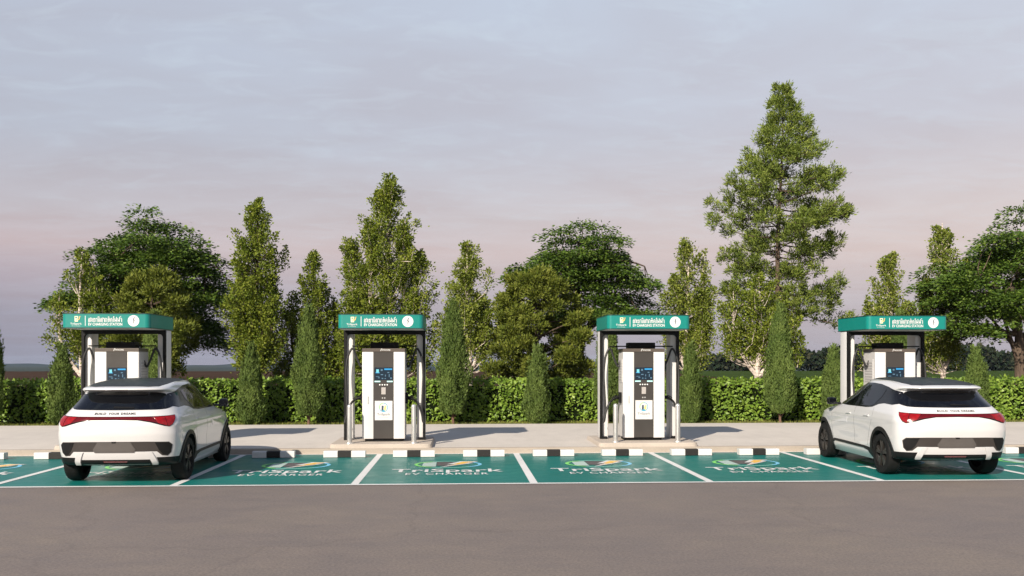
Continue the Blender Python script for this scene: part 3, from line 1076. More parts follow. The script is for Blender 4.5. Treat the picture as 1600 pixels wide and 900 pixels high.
# left cluster
broad('broadleaf_tree', (-11.3, 34.0, 0), 'big dark green layered tree behind the leftmost canopy',
      [(0.15, 0, 5.35, 2.05, 1.8, 1.75), (-1.5, 0.1, 4.1, 1.6, 1.6, 1.35), (1.7, 0.2, 4.0, 1.65, 1.6, 1.5), (0.3, -0.2, 3.1, 2.2, 1.6, 1.1), (1.9, 0, 2.7, 1.1, 1.2, 0.8), (1.5, 0.1, 5.1, 1.3, 1.2, 0.9)], 165, 101)
poplar('pale_tree', (-12.75, 32.0, 0), 'small light green tree with pale trunk at the far left', [(0.05, 0, 2.0, 5.75, 0.80), (-0.75, 0.1, 1.9, 4.2, 0.55), (0.7, 0, 2.1, 4.6, 0.6)], 95, 102, 'leaf_poplar', clear=1.9)
olive_pine('pine_tree', (-10.05, 31.0, 0), 'bushy olive green pine directly behind the leftmost canopy', 4.75, 1.35, 1.6, 950, 103)
poplar('poplar_tree', (-6.8, 31.5, 0), 'slender upright tree with light foliage between the first and second canopies', [(0.0, 0, 1.9, 7.45, 0.98), (-0.45, 0.1, 1.9, 5.2, 0.62), (0.50, 0, 1.7, 5.0, 0.55)], 235, 104, 'leaf_poplar', 'bark_brown', fork=[(-0.8, 0, 1.2, 2.7, .05), (0.7, 0.1, 1.1, 2.6, .05)])
poplar('poplar_tree', (-5.1, 32.5, 0), 'shorter bushy upright tree left of the second canopy', [(0, 0, 1.2, 5.85, 0.78), (-0.75, 0.2, 0.7, 4.3, 0.72), (0.75, 0.3, 0.6, 4.1, 0.70)], 230, 105, 'leaf_poplar', 'bark_brown', clear=0.8)
poplar('poplar_tree', (-2.5, 32.0, 0), 'tall many-spired light green tree behind the second canopy', [(0.05, 0, 1.8, 8.55, 1.15), (-1.15, 0, 1.5, 6.3, 0.85), (1.05, 0.1, 1.6, 5.75, 0.85), (-0.55, -0.3, 1.8, 6.9, 0.70), (0.62, -0.2, 2.2, 6.9, 0.65)], 470, 106, 'leaf_poplar', trunk_r=0.12)
poplar('poplar_tree', (0.28, 31.0, 0), 'slim light green tree with pale trunk right of the second canopy', [(0, 0, 2.2, 6.0, 0.74), (-0.70, 0.1, 1.9, 3.9, 0.42), (0.5, 0.1, 2.0, 4.1, 0.45)], 130, 107, 'leaf_poplar2', clear=2.0, fork=[(-0.6, 0, 1.9, 2.9, .04), (0.45, 0, 1.9, 2.9, .04)])
olive_pine('pine_tree', (2.5, 30.5, 0), 'rounded olive green pine between the two middle canopies', 4.75, 1.72, 1.25, 1500, 108)
broad('broadleaf_tree', (4.4, 33.5, 0), 'dark green layered tree behind the third canopy',
      [(0.0, 0, 5.45, 1.75, 1.6, 1.55), (-1.0, 0, 4.9, 1.5, 1.4, 1.1), (1.1, 0.1, 4.6, 1.45, 1.4, 1.2), (1.7, 0, 3.4, 1.25, 1.2, 0.9), (0.2, -0.2, 3.3, 1.7, 1.4, 1.0)], 130, 109)
poplar('poplar_tree', (7.9, 32.0, 0), 'slim light green tree just right of the third canopy', [(0, 0, 2.3, 6.2, 0.74), (-0.45, 0, 2.1, 4.9, 0.50), (0.62, 0.1, 2.4, 5.9, 0.42), (0.55, 0, 2.0, 4.3, 0.5)], 145, 110, 'leaf_poplar2', clear=2.0)
poplar('birch_tree', (10.1, 31.0, 0), 'low spreading birch with forked white trunk before the tall conifer', [(0, 0, 2.1, 4.9, 0.95), (-0.85, 0, 2.2, 4.4, 0.62), (0.85, 0.1, 2.0, 4.3, 0.70)], 135, 111, 'leaf_poplar', clear=1.8, trunk_r=0.115, fork=[(-1.0, 0, 1.55, 3.0, .045), (0.95, 0, 1.6, 2.9, .05), (-0.5, 0, 1.7, 3.4, .04)])
tall_conifer('conifer', (11.75, 33.5, 0), 'very tall open conifer rising above all other trees', 12.15, 2.45, 3.4, 112)
poplar('poplar_tree', (15.4, 32.5, 0), 'slim light green tree directly behind the rightmost canopy', [(0, 0, 2.0, 5.9, 0.85), (-0.6, 0, 1.9, 4.1, 0.5), (0.6, 0, 1.9, 4.0, 0.5)], 135, 113, 'leaf_poplar2', clear=1.9)
poplar('poplar_tree', (17.6, 33.0, 0), 'taller light green tree with pale trunk right of the rightmost canopy', [(0, 0, 2.2, 7.15, 0.88), (-0.6, 0, 2.0, 5.0, 0.55), (0.5, 0.1, 2.0, 4.6, 0.6)], 165, 114, 'leaf_poplar2', clear=1.9)
broad('broadleaf_tree', (19.6, 31.5, 0), 'dark green layered tree with thick brown trunk at the right edge',
      [(0.3, 0, 5.35, 2.1, 1.8, 1.75), (-1.7, 0, 4.3, 1.7, 1.5, 1.4), (1.7, 0.1, 4.5, 1.7, 1.6, 1.4), (-0.6, -0.3, 3.5, 1.9, 1.3, 0.8), (-2.1, -0.2, 3.0, 0.9, 0.9, 0.8)], 165, 115, trunk_r=0.24, clear=1.6, limbs=11)

# ------------------------------------------------------------------ charging islands
CHX = [-7.16, -1.63, 3.94, 9.49]
ISL_Z = 0.20
poly = []
for (sx, sy) in ((-1, -1), (1, -1), (1, 1), (-1, 1)):
    for k in range(5):
        a = math.atan2(sy, sx) - R(45) + R(90) * k / 4
        poly.append((sx * (1.04 - 0.12) + 0.12 * math.cos(a), sy * (0.98 - 0.12) + 0.12 * math.sin(a)))


def island():
    b = MB()
    n = len(poly)
    vs = [(x * 1.015, y * 1.015, 0.0) for x, y in poly] + [(x, y, ISL_Z - PV_Z - 0.012) for x, y in poly] + [(x * 0.988, y * 0.988, ISL_Z - PV_Z) for x, y in poly]
    fs = [(i, (i + 1) % n, n + (i + 1) % n, n + i) for i in range(n)] + [(n + i, n + (i + 1) % n, 2 * n + (i + 1) % n, 2 * n + i) for i in range(n)]
    fs.append(tuple(range(2 * n, 3 * n)))
    return b.add(vs, fs).build('charging_island', M['concrete2'])


WHERE = ['behind the left car', 'second from the left', 'third from the left', 'behind the right car']
isl = island()
for k, x in enumerate(CHX):
    o = isl if k == 0 else copy_tree(isl)
    o.location = (x, 20.18, PV_Z + 0.001)
    tag(o, ['low concrete charging island hidden behind the left car', 'low concrete island under the second charging station from the left',
            'low concrete island under the third charging station from the left', 'low concrete charging island hidden behind the right car'][k], 'island', 'concrete charging islands')


def make_bollard():
    b = MB()
    prof = [(0.052, 0.0), (0.052, 0.76)]
    for k in range(1, 7):
        a = R(90) * k / 6
        prof.append((max(0.001, 0.052 * math.cos(a)), 0.76 + 0.052 * math.sin(a)))
    b.lathe(prof, n=20)
    root = b.build('bollard', M['steel'], None, True)
    MB().lathe([(0.001, 0.012), (0.078, 0.012), (0.082, 0.0)], n=20).build('base_flange', M['steel'], root)
    return root


bol = make_bollard()
BL = [('steel bollard left of the cabinet behind the left car', 'steel bollard right of the cabinet behind the left car'),
      ('round topped steel bollard left of the second charging cabinet', 'round topped steel bollard right of the second charging cabinet'),
      ('round topped steel bollard left of the third charging cabinet', 'round topped steel bollard right of the third charging cabinet'),
      ('steel bollard left of the cabinet behind the right car', 'steel bollard right of the cabinet behind the right car')]
first = True
for k, x in enumerate(CHX):
    for j, s in enumerate((-1, 1)):
        o = bol if first else copy_tree(bol)
        first = False
        o.location = (x + s * 0.665, 19.44, ISL_Z + 0.001)
        tag(o, BL[k][j], 'bollard', 'steel bollards before the chargers')

# ------------------------------------------------------------------ canopies
LAO = {  # simplified letter strokes, unit box
    'so': (0.62, [[(.08, 0), (.08, .55), (.2, .75), (.35, .6), (.22, .48), (.14, .56)], [(.30, .05), (.30, .3), (.45, .45), (.52, .3)], [(.30, .05), (.52, .05), (.52, .62), (.62, .85)]]),
    'a': (0.40, [[(.06, .55), (.2, .72), (.3, .58), (.14, .48), (.32, .42)], [(.06, .2), (.2, .36), (.3, .22), (.14, .12), (.34, .06)]]),
    'tho': (0.62, [[(.06, .5), (.14, .72), (.28, .62), (.2, .4), (.1, .0), (.3, .12)], [(.3, .12), (.5, 0), (.5, .6), (.4, .75), (.34, .62)]]),
    'aa': (0.36, [[(.05, .62), (.16, .75), (.28, .62), (.28, 0)]]),
    'ni': (0.58, [[(.06, .7), (.16, .62), (.16, 0), (.3, .14), (.46, .02), (.46, .72)], [(.02, .92), (.2, 1.05), (.42, .92), (.02, .92)]]),
    'ko': (0.56, [[(.08, 0), (.08, .5), (.0, .6), (.2, .76), (.46, .62), (.46, 0)]]),
    'lo': (0.60, [[(.08, .5), (.2, .72), (.32, .55), (.12, .2), (.28, .02), (.5, .2), (.5, .72)], [(.12, .95), (.28, 1.05), (.36, .92), (.2, .88), (.12, .95)]]),
    'do': (0.56, [[(.28, .34), (.16, .44), (.06, .2), (.14, 0)], [(.06, .3), (.12, .62), (.3, .75), (.46, .6), (.46, 0)]]),
    'ai': (0.34, [[(.18, 0), (.18, .8), (.06, .95), (.2, 1.08), (.30, .95)]]),
    'fo': (0.66, [[(.08, .72), (.08, 0), (.28, .4), (.48, 0), (.48, .95)]]),
}
LAO_TEXT = ['so', 'a', 'tho', 'aa', 'ni', 'so', 'aa', 'ko', 'lo', 'do', 'ai', 'fo', 'fo', 'aa']


def lao_line(width, height):
    lines, x = [], 0.0
    for g in LAO_TEXT:
        adv, st = LAO[g]
        lines += [[(x + px_, py_) for px_, py_ in s] for s in st]
        x += adv + 0.06
    lines.append([(x - 0.50, .98), (x - 0.36, 1.08)])
    k = width / x
    return [[((px_ * k) - width / 2, py_ * height / 1.05 - height * 0.42) for px_, py_ in s] for s in lines]


def make_canopy():
    root = empty('charging_canopy')
    z0, z1, hw, yf, yb, rc = 2.375, 2.672, 0.875, -1.04, 0.50, 0.10

    def outline(g):
        p = []
        for cx, cy, a0 in ((-hw + rc, yf + rc, 180), (hw - rc, yf + rc, 270)):
            p += [(cx + (rc + g) * math.cos(R(a0 + 90 * k / 7)), cy + (rc + g) * math.sin(R(a0 + 90 * k / 7))) for k in range(8)]
        return p + [(hw + g, yb + g), (-hw - g, yb + g)]
    roof = MB().prism(outline(0), z0 + 0.014, z1 - 0.012).build('sign_box', M['teal'], root, True)
    MB().prism(outline(0.006), z1 - 0.012, z1 + 0.004).build('top_trim', M['teal_edge'], roof)
    MB().prism(outline(0.006), z0, z0 + 0.014).build('bottom_trim', M['teal_edge'], roof)
    MB().prism(outline(-0.02), z0 - 0.006, z0 - 0.0005).build('soffit', M['soffit'], roof)

    def front(d):
        return lambda u, v: (u, yf - d, (z0 + z1) / 2 + v)
    p, f = text2d('EV CHARGING STATION', 0.672, 0.058, 0.022)
    flat('lettering', p + np.array([-0.005, -0.070]), f, M['print_white'], roof, front(0.003))
    p, f = strokes([[(a - 0.005, b_ + 0.022) for a, b_ in s] for s in lao_line(0.672, 0.105)], 0.0125)
    flat('lettering', p, f, M['print_white'], roof, front(0.003))
    p, f = text2d('TriSpark', 0.225, 0.050, 0.012)
    flat('lettering', p + np.array([-0.585, -0.066]), f, M['print_white'], roof, front(0.003))
    p, f = text2d('EV CHARGER', 0.165, 0.014, 0.0)
    flat('lettering', p + np.array([-0.585, -0.106]), f, M['print_white'], roof, front(0.003))
    flat('divider', [(-0.407, -0.102), (-0.395, -0.102), (-0.395, 0.100), (-0.407, 0.100)], [(0, 1, 2, 3)], M['print_white'], roof, front(0.003))
    flat('pump_logo', [(-0.610, -0.018), (-0.545, -0.018), (-0.540, 0.092), (-0.612, 0.092)], [(0, 1, 2, 3)], M['print_cream'], roof, front(0.003))
    flat('pump_logo', [(-0.600, 0.055), (-0.556, 0.055), (-0.556, 0.078), (-0.600, 0.078)], [(0, 1, 2, 3)], M['teal'], roof, front(0.005))
    p, f = strokes([[(-0.548, 0.02), (-0.520, 0.03), (-0.505, 0.09)], [(-0.580, 0.00), (-0.552, 0.045), (-0.572, 0.035)]], 0.012)
    flat('pump_logo', p, f, M['print_orange'], roof, front(0.0045))
    flat('bolt_disc', ngon(0.553, 0.0, 0.114, n=36), [tuple(range(36))], M['print_white'], roof, front(0.003))
    flat('bolt', [(0.566, 0.080), (0.535, 0.006), (0.556, 0.010), (0.541, -0.078), (0.580, 0.018), (0.557, 0.012), (0.578, 0.074)],
         [(0, 1, 2), (0, 2, 5, 6), (2, 3, 4), (2, 4, 5)], M['print_dark'], roof, front(0.006))
    # black portal frame with rounded inner corners
    w, bb, ri = 0.054, 2.285, 0.08
    out_ = [(-hw, 0.0), (-hw, z0 - 0.007), (hw, z0 - 0.007), (hw, 0.0), (hw - w, 0.0)]
    inner = [(hw - w - ri + ri * math.cos(R(a)), bb - ri + ri * math.sin(R(a))) for a in range(0, 91, 15)]
    inner += [(-x, z) for x, z in inner[::-1]]
    b = MB()
    for s in (1, -1):                                        # two posts
        b.box(s * (hw - w) if s > 0 else -hw, hw if s > 0 else -(hw - w), -0.045, 0.03, 0.0, bb - ri)
    # lintel as one prism with fillets
    lp = [(-hw, bb - ri), (-hw, z0 - 0.007), (hw, z0 - 0.007), (hw, bb - ri)] + inner
    b.prism(lp, -0.045, 0.03, 'y')
    fr = b.build('portal_frame', M['black'], root)
    for s in (1, -1):
        xa, xb = sorted((s * (hw + 0.004), s * (hw - w - 0.105)))
        MB().box(xa, xb, -0.050, 0.036, 0.0, 0.055, 0.006).build('foot', M['black'], root)
        xa, xb = sorted((s * (hw - 0.006), s * (hw - w - 0.135)))
        MB().box(xa, xb, 0.0365, 0.40, 0.0, z0 - 0.008, 0.02, 3).build('side_post', M['white_metal'], root, True)
    return root


canopy = make_canopy()
CL = ['teal signed charging canopy at far left, over the left car', 'teal signed charging canopy second from the left',
      'teal signed charging canopy third from the left', 'teal signed charging canopy at far right, over the right car']
for k, x in enumerate(CHX):
    o = canopy if k == 0 else copy_tree(canopy)
    o.location = (x, 20.24, ISL_Z + 0.001)
    tag(o, CL[k], 'canopy', 'charging canopies')

# ------------------------------------------------------------------ charging cabinets


def make_charger():
    root = empty('charging_cabinet')
    hw, yf, yb = 0.447, -0.30, 0.30
    zb, zt = 0.070, 1.905
    MB().box(-hw, hw, yf + 0.03, yb, zb, zt, 0.006).build('cabinet_body', M['grey_white'], root)
    MB().box(-hw + 0.05, hw - 0.05, yf + 0.05, yb - 0.03, 0.0, zb + 0.002).build('plinth', M['black'], root)
    for s in (-1, 1):
        xa, xb = sorted((s * (hw + 0.003), s * 0.212))
        d = MB().box(xa, xb, yf - 0.004, yf + 0.05, zb - 0.012, zt - 0.002, 0.012, 3).build('door_panel', M['white_metal'], root, True)
        if s < 0:
            MB().box(-0.335, -0.318, yf - 0.014, yf - 0.002, 0.80, 0.96, 0.004).build('door_handle', M['print_grey'], d)
    c = MB().box(-0.2105, 0.2105, yf + 0.004, yf + 0.05, zb - 0.006, zt - 0.002, 0.004).build('centre_panel', M['dark_panel'], root)
    y = yf + 0.004
    scr = MB().box(-0.190, 0.190, y - 0.004, y + 0.002, 1.305, 1.572, 0.001).build('screen', M['screen'], c)

    def ui(name, x0, x1, z0, z1, m, par=scr, d=0.0055):
        return MB().add([(x0, y - d, z0), (x1, y - d, z0), (x1, y - d, z1), (x0, y - d, z1)], [(0, 1, 2, 3)]).build(name, m, par)
    ui('screen_banner', 0.015, 0.178, 1.520, 1.550, M['ui_blue'])
    ui('screen_icon', -0.155, -0.100, 1.452, 1.532, M['ui_cyan'])
    ui('screen_icon', -0.170, -0.085, 1.452, 1.468, M['ui_blue'])
    for (x0, x1, z0, z1) in ((-0.06, -0.02, 1.50, 1.535), (-0.06, -0.01, 1.41, 1.43), (-0.165, -0.09, 1.375, 1.385), (-0.12, -0.08, 1.345, 1.36), (0.08, 0.12, 1.455, 1.475), (0.03, 0.045, 1.38, 1.42),
                            (0.11, 0.125, 1.37, 1.43), (-0.04, -0.01, 1.33, 1.35), (0.02, 0.05, 1.33, 1.345), (0.14, 0.17, 1.33, 1.36)):
        ui('screen_text', x0, x1, z0, z1, M['ui_grey'])
    for s in (-1, 1):
        xa, xb = sorted((s * 0.190, s * 0.070))
        MB().box(xa, xb, y - 0.005, y + 0.002, 1.262, 1.288, 0.002).build('status_light', M['led'], c)
    for k in range(4):
        MB().lathe([(0.001, -0.006), (0.014, -0.006), (0.015, 0.001)], 'y', 14, (-0.080 + 0.052 * k, y, 1.205)).build('button', M['button'], c)
    MB().box(-0.048, 0.045, y - 0.010, y + 0.002, 1.000, 1.150, 0.004).build('card_reader', M['reader'], c)
    for s in (-0.024, 0.024):
        MB().lathe([(0.001, -0.004), (0.015, -0.004), (0.016, 0.001)], 'y', 12, (s, y, 0.925)).build('socket_mark', M['print_grey'], c)
    st = MB().box(-0.186, 0.186, y - 0.003, y + 0.001, 0.455, 0.865).build('label_plate', M['sticker'], c)

    def on(d):
        return lambda u, v: (u, y - 0.003 - d, v)
    for a0, a1, mm in ((90, 200, 'print_green'), (200, 300, 'print_blue'), (300, 450, 'print_blue')):
        p, f = arc_band(-0.002, 0.725, 0.092, 0.098, 0.014, R(a0), R(a1))
        flat('logo_ring', p, f, M[mm], st, on(0.001))
    flat('logo_pump', [(-0.045, 0.66), (-0.005, 0.645), (0.0, 0.76), (-0.04, 0.765)], [(0, 1, 2, 3)], M['print_dark'], st, on(0.001))
    flat('logo_bolt', [(-0.01, 0.65), (0.045, 0.66), (0.055, 0.765), (0.025, 0.755), (0.012, 0.72)], [(0, 1, 2, 3, 4)], M['print_orange'], st, on(0.001))
    flat('logo_base', [(-0.035, 0.645), (0.035, 0.640), (0.02, 0.672), (0.0, 0.685)], [(0, 1, 2, 3)], M['print_blue'], st, on(0.002))
    p, f = text2d('TriSpark', 0.275, 0.062, 0.004)
    flat('lettering', p + np.array([0, 0.572]), f, M['print_dark'], st, on(0.001))
    p, f = text2d('EV CHARGER', 0.20, 0.014, 0)
    flat('lettering', p + np.array([0, 0.513]), f, M['print_grey'], st, on(0.001))
    # header strip with the maker's mark
    h = MB().box(-hw - 0.004, hw + 0.004, yf - 0.008, yb + 0.004, zt, zt + 0.072, 0.004).build('header', M['header'], root)
    p, f = text2d('WOCORE', 0.175, 0.030, 0.018)
    flat('lettering', p + np.array([0.055, zt + 0.038]), f, M['print_white'], h, lambda u, v: (u, yf - 0.010, v))
    p, f = strokes([[(-0.062, zt + 0.018), (-0.050, zt + 0.040), (-0.058, zt + 0.040), (-0.040, zt + 0.062)], [(-0.050, zt + 0.06), (-0.03, zt + 0.06)]], 0.011)
    flat('maker_mark', p, f, M['print_white'], h, lambda u, v: (u, yf - 0.010, v))
    # cable gantry on the roof
    g = MB().box(-0.30, 0.29, -0.10, 0.22, zt + 0.073, zt + 0.205, 0.012).build('cable_gantry', M['black'], root)
    for s in (-1, 1):
        xa, xb = sorted((s * 0.285, s * 0.70))
        MB().tube([(xa, 0.02, zt + 0.125), (xb, 0.02, zt + 0.125)], 0.013, 8).build('arm', M['black'], g)
        # side vents, holster, connector and cable
        xa, xb = sorted((s * (hw - 0.002), s * (hw + 0.012)))
        v = MB().box(xa, xb, yf + 0.10, yb - 0.10, 1.25, 1.75, 0.003).build('side_vent', M['grey_white'], root)
        for q in range(7):
            zz = 1.29 + q * 0.06
            xa, xb = sorted((s * (hw + 0.011), s * (hw + 0.019)))
            MB().box(xa, xb, yf + 0.12, yb - 0.12, zz, zz + 0.03).build('louvre', M['print_grey'], v)
        xa, xb = sorted((s * (hw - 0.002), s * (hw + 0.055)))
        ho = MB().box(xa, xb, -0.12, 0.03, 0.80, 1.03, 0.012).build('holster', M['black'], root)
        con = MB()
        con.tube([(s * 0.48, -0.05, 0.93), (s * 0.56, -0.06, 0.915), (s * 0.64, -0.07, 0.875), (s * 0.70, -0.075, 0.82)], [0.038, 0.034, 0.025, 0.022], 10)
        con.tube([(s * 0.545, -0.06, 0.955), (s * 0.60, -0.065, 0.95), (s * 0.665, -0.07, 0.905)], [0.010, 0.012, 0.010], 8)
        con.build('connector', M['black'], root, True)
        pts = [(s * (hw + 0.00), 0.02, 1.72), (s * 0.475, 0.02, 1.62), (s * 0.52, 0.02, 1.60), (s * 0.60, 0.02, 1.78), (s * 0.665, 0.02, 1.955), (s * 0.715, 0.02, 1.96), (s * 0.79, 0.0, 1.78),
               (s * 0.825, -0.01, 1.45), (s * 0.815, -0.03, 1.10), (s * 0.80, -0.06, 0.70), (s * 0.815, -0.075, 0.45), (s * 0.845, -0.08, 0.385), (s * 0.825, -0.08, 0.47), (s * 0.765, -0.08, 0.68), (s * 0.70, -0.075, 0.82)]
        MB().tube(smooth_curve(pts, 6), 0.023, 8).build('charging_cable', M['rubber'], root, True)
    return root


chg = make_charger()
KL = ['white and grey charging cabinet at far left, behind the left car', 'white and grey charging cabinet under the second canopy from the left',
      'white and grey charging cabinet under the third canopy from the left', 'white and grey charging cabinet at far right, behind the right car']
for k, x in enumerate(CHX):
    o = chg if k == 0 else copy_tree(chg)
    o.location = (x + 0.01, 20.09, ISL_Z + 0.001)
    tag(o, KL[k], 'charger', 'charging cabinets')

# ------------------------------------------------------------------ wheel stops


def make_stop():
    root = empty('wheel_stop')

    def seg(x0, x1):
        pr_ = [(0.0, 0.0), (0.0, 0.105), (0.014, 0.122), (0.155, 0.122), (0.170, 0.105), (0.170, 0.0)]
        return MB().prism(pr_, x0, x1, 'x')
    seg(-0.410, -0.1335).build('white_end', M['stop_white'], root)
    seg(-0.1325, 0.1325).build('black_centre', M['stop_black'], root)
    seg(0.1335, 0.410).build('white_end', M['stop_white'], root)
    return root


ws = make_stop()
labels = {(2, 0): 'wheel stop at the left picture edge in the far left bay', (2, 1): 'black and white wheel stop peeking out left of the left car',
          (3, 0): 'wheel stop ahead of the left front wheel of the left car', (3, 1): 'wheel stop ahead of the right front wheel of the left car',
          (4, 0): 'partly shaded wheel stop just right of the left car', (4, 1): 'wheel stop at the left front corner of the second charging island',
          (5, 0): 'wheel stop at the right front corner of the second charging island', (5, 1): 'wheel stop just left of the central bay divider line',
          (6, 0): 'wheel stop just right of the central bay divider line', (6, 1): 'wheel stop at the left front corner of the third charging island',
          (7, 0): 'wheel stop at the right front corner of the third charging island', (7, 1): 'wheel stop nearest left of the bay where the right car is parked',
          (8, 0): 'wheel stop ahead of the left front wheel of the right car', (8, 1): 'wheel stop ahead of the right front wheel of the right car',
          (9, 0): 'wheel stop in the far right bay, hidden by the right car', (9, 1): 'wheel stop at the right picture edge in the far right bay'}
first = True
for (bay, j), lab in labels.items():
    o = ws if first else copy_tree(ws)
    first = False
    x = DIV[bay] + (0.715 if j == 0 else 2.10)
    o.location = (x, 18.45, 0.012)
    o.rotation_euler = (0, 0, R(random.Random(bay * 2 + j).uniform(-0.5, 0.5)))
    tag(o, lab, 'wheel stop', 'black and white wheel stops')

# ------------------------------------------------------------------ cars


def pchip(xk, yk, x):
    xk, yk = np.asarray(xk, float), np.asarray(yk, float)
    h = np.diff(xk)
    d = np.diff(yk) / h
    m = np.zeros_like(yk)
    for i in range(1, len(xk) - 1):
        if d[i - 1] * d[i] > 0:
            w1, w2 = 2 * h[i] + h[i - 1], h[i] + 2 * h[i - 1]
            m[i] = (w1 + w2) / (w1 / d[i - 1] + w2 / d[i])
    m[0], m[-1] = d[0], d[-1]
    i = np.clip(np.searchsorted(xk, x) - 1, 0, len(h) - 1)
    t = (x - xk[i]) / h[i]
    return ((1 + 2 * t) * (1 - t) ** 2 * yk[i] + t * (1 - t) ** 2 * h[i] * m[i] + t * t * (3 - 2 * t) * yk[i + 1] + t * t * (t - 1) * h[i] * m[i + 1])


# horizontal slices: height, rear end, front end, half width, rear corner length, taper to the rear
SL_Z = [.20, .26, .315, .42, .52, .62, .70, .80, .90, .98, 1.03, 1.08, 1.13, 1.18, 1.24, 1.30, 1.36, 1.405, 1.425, 1.442, 1.458, 1.474, 1.492, 1.515, 1.545, 1.572, 1.592, 1.604, 1.61]
SL_R = [.95, .60, .16, .095, .065, .05, .035, .02, .02, .03, .045, .085, .13, .185, .255, .330, .405, .455, .40, .325, .290, .295, .345, .46, .68, .95, 1.24, 1.50, 1.75]
SL_F = [4.22, 4.34, 4.40, 4.43, 4.445, 4.44, 4.42, 4.38, 4.28, 4.02, 3.72, 3.45, 3.30, 3.18, 3.05, 2.92, 2.80, 2.71, 2.68, 2.65, 2.61, 2.57, 2.53, 2.48, 2.42, 2.34, 2.25, 2.15, 2.02]
SL_W = [.83, .865, .89, .905, .918, .926, .930, .930, .924, .914, .902, .882, .862, .838, .812, .784, .756, .735, .727, .719, .711, .701, .688, .668, .635, .59, .52, .43, .28]
SL_C = [.36, .36, .36, .36, .36, .36, .36, .37, .39, .42, .46, .52, .54, .56, .58, .58, .56, .52, .50, .48, .46, .46, .48, .50, .50, .50, .48, .42, .30]


def car_shell():
    zs = np.unique(np.concatenate([np.linspace(.20, 1.38, 52), np.linspace(1.38, 1.53, 34), np.linspace(1.53, 1.61, 22)]))
    yr, yf, w, c = (pchip(SL_Z, q, zs) for q in (SL_R, SL_F, SL_W, SL_C))
    rows = []
    for z, a, b_, ww, cc in zip(zs, yr, yf, w, c):
        cf = min(1.05, (b_ - a) * 0.42)
        cc = min(cc, (b_ - a) * 0.4)
        half = []
        for t in np.linspace(0, math.pi / 2, 26):                     # rear centre to flank
            s_, k_ = math.sin(t) ** (2 / 3.0), math.cos(t) ** (2 / 3.0)
            half.append((ww * s_, a + cc * (1 - k_)))
        for t in np.linspace(0, 1, 44)[1:-1]:
            half.append((ww, a + cc + (b_ - cf - a - cc) * t))
        for t in np.linspace(math.pi / 2, 0, 22):
            s_, k_ = math.sin(t) ** (2 / 2.6), math.cos(t) ** (2 / 2.6)
            half.append((ww * s_, b_ - cf * (1 - k_)))
        # the flanks draw in a little towards both ends; the cabin more so
        tap = 0.035 + 0.165 * min(1, max(0, (z - 1.02) / 0.25))
        row = []
        for x, y in half:
            u = max(0.0, (1.9 - y) / 1.9)
            v = max(0.0, (y - 2.6) / 1.9)
            kk = 1 - tap * 0.62 * u * u - 0.09 * v * v
            # shoulder crease and waist hollow
            dz = 0.012 * math.exp(-((z - 0.93) / 0.05) ** 2) - 0.016 * math.exp(-((z - 0.62) / 0.13) ** 2) * math.exp(-((y - 2.15) / 0.75) ** 2)
            fl = 0.018 * sum(math.exp(-((y - q) / 0.36) ** 2) for q in (0.80, 3.52)) * math.exp(-((z - 0.62) / 0.22) ** 2)
            row.append((x * kk + (dz + fl) * min(1, x / 0.6), y, z))
        rows.append(row + [(-x, y, z_) for x, y, z_ in row[-2:0:-1]])
    n = len(rows[0])
    vs = [p for r in rows for p in r]
    fs = [(i * n + k, i * n + (k + 1) % n, (i + 1) * n + (k + 1) % n, (i + 1) * n + k) for i in range(len(rows) - 1) for k in range(n)]
    fs += [tuple(range(n - 1, -1, -1)), tuple((len(rows) - 1) * n + k for k in range(n))]
    return vs, fs


AX_R, AX_F, WR, WZ = 0.82, 3.54, 0.345, 0.345


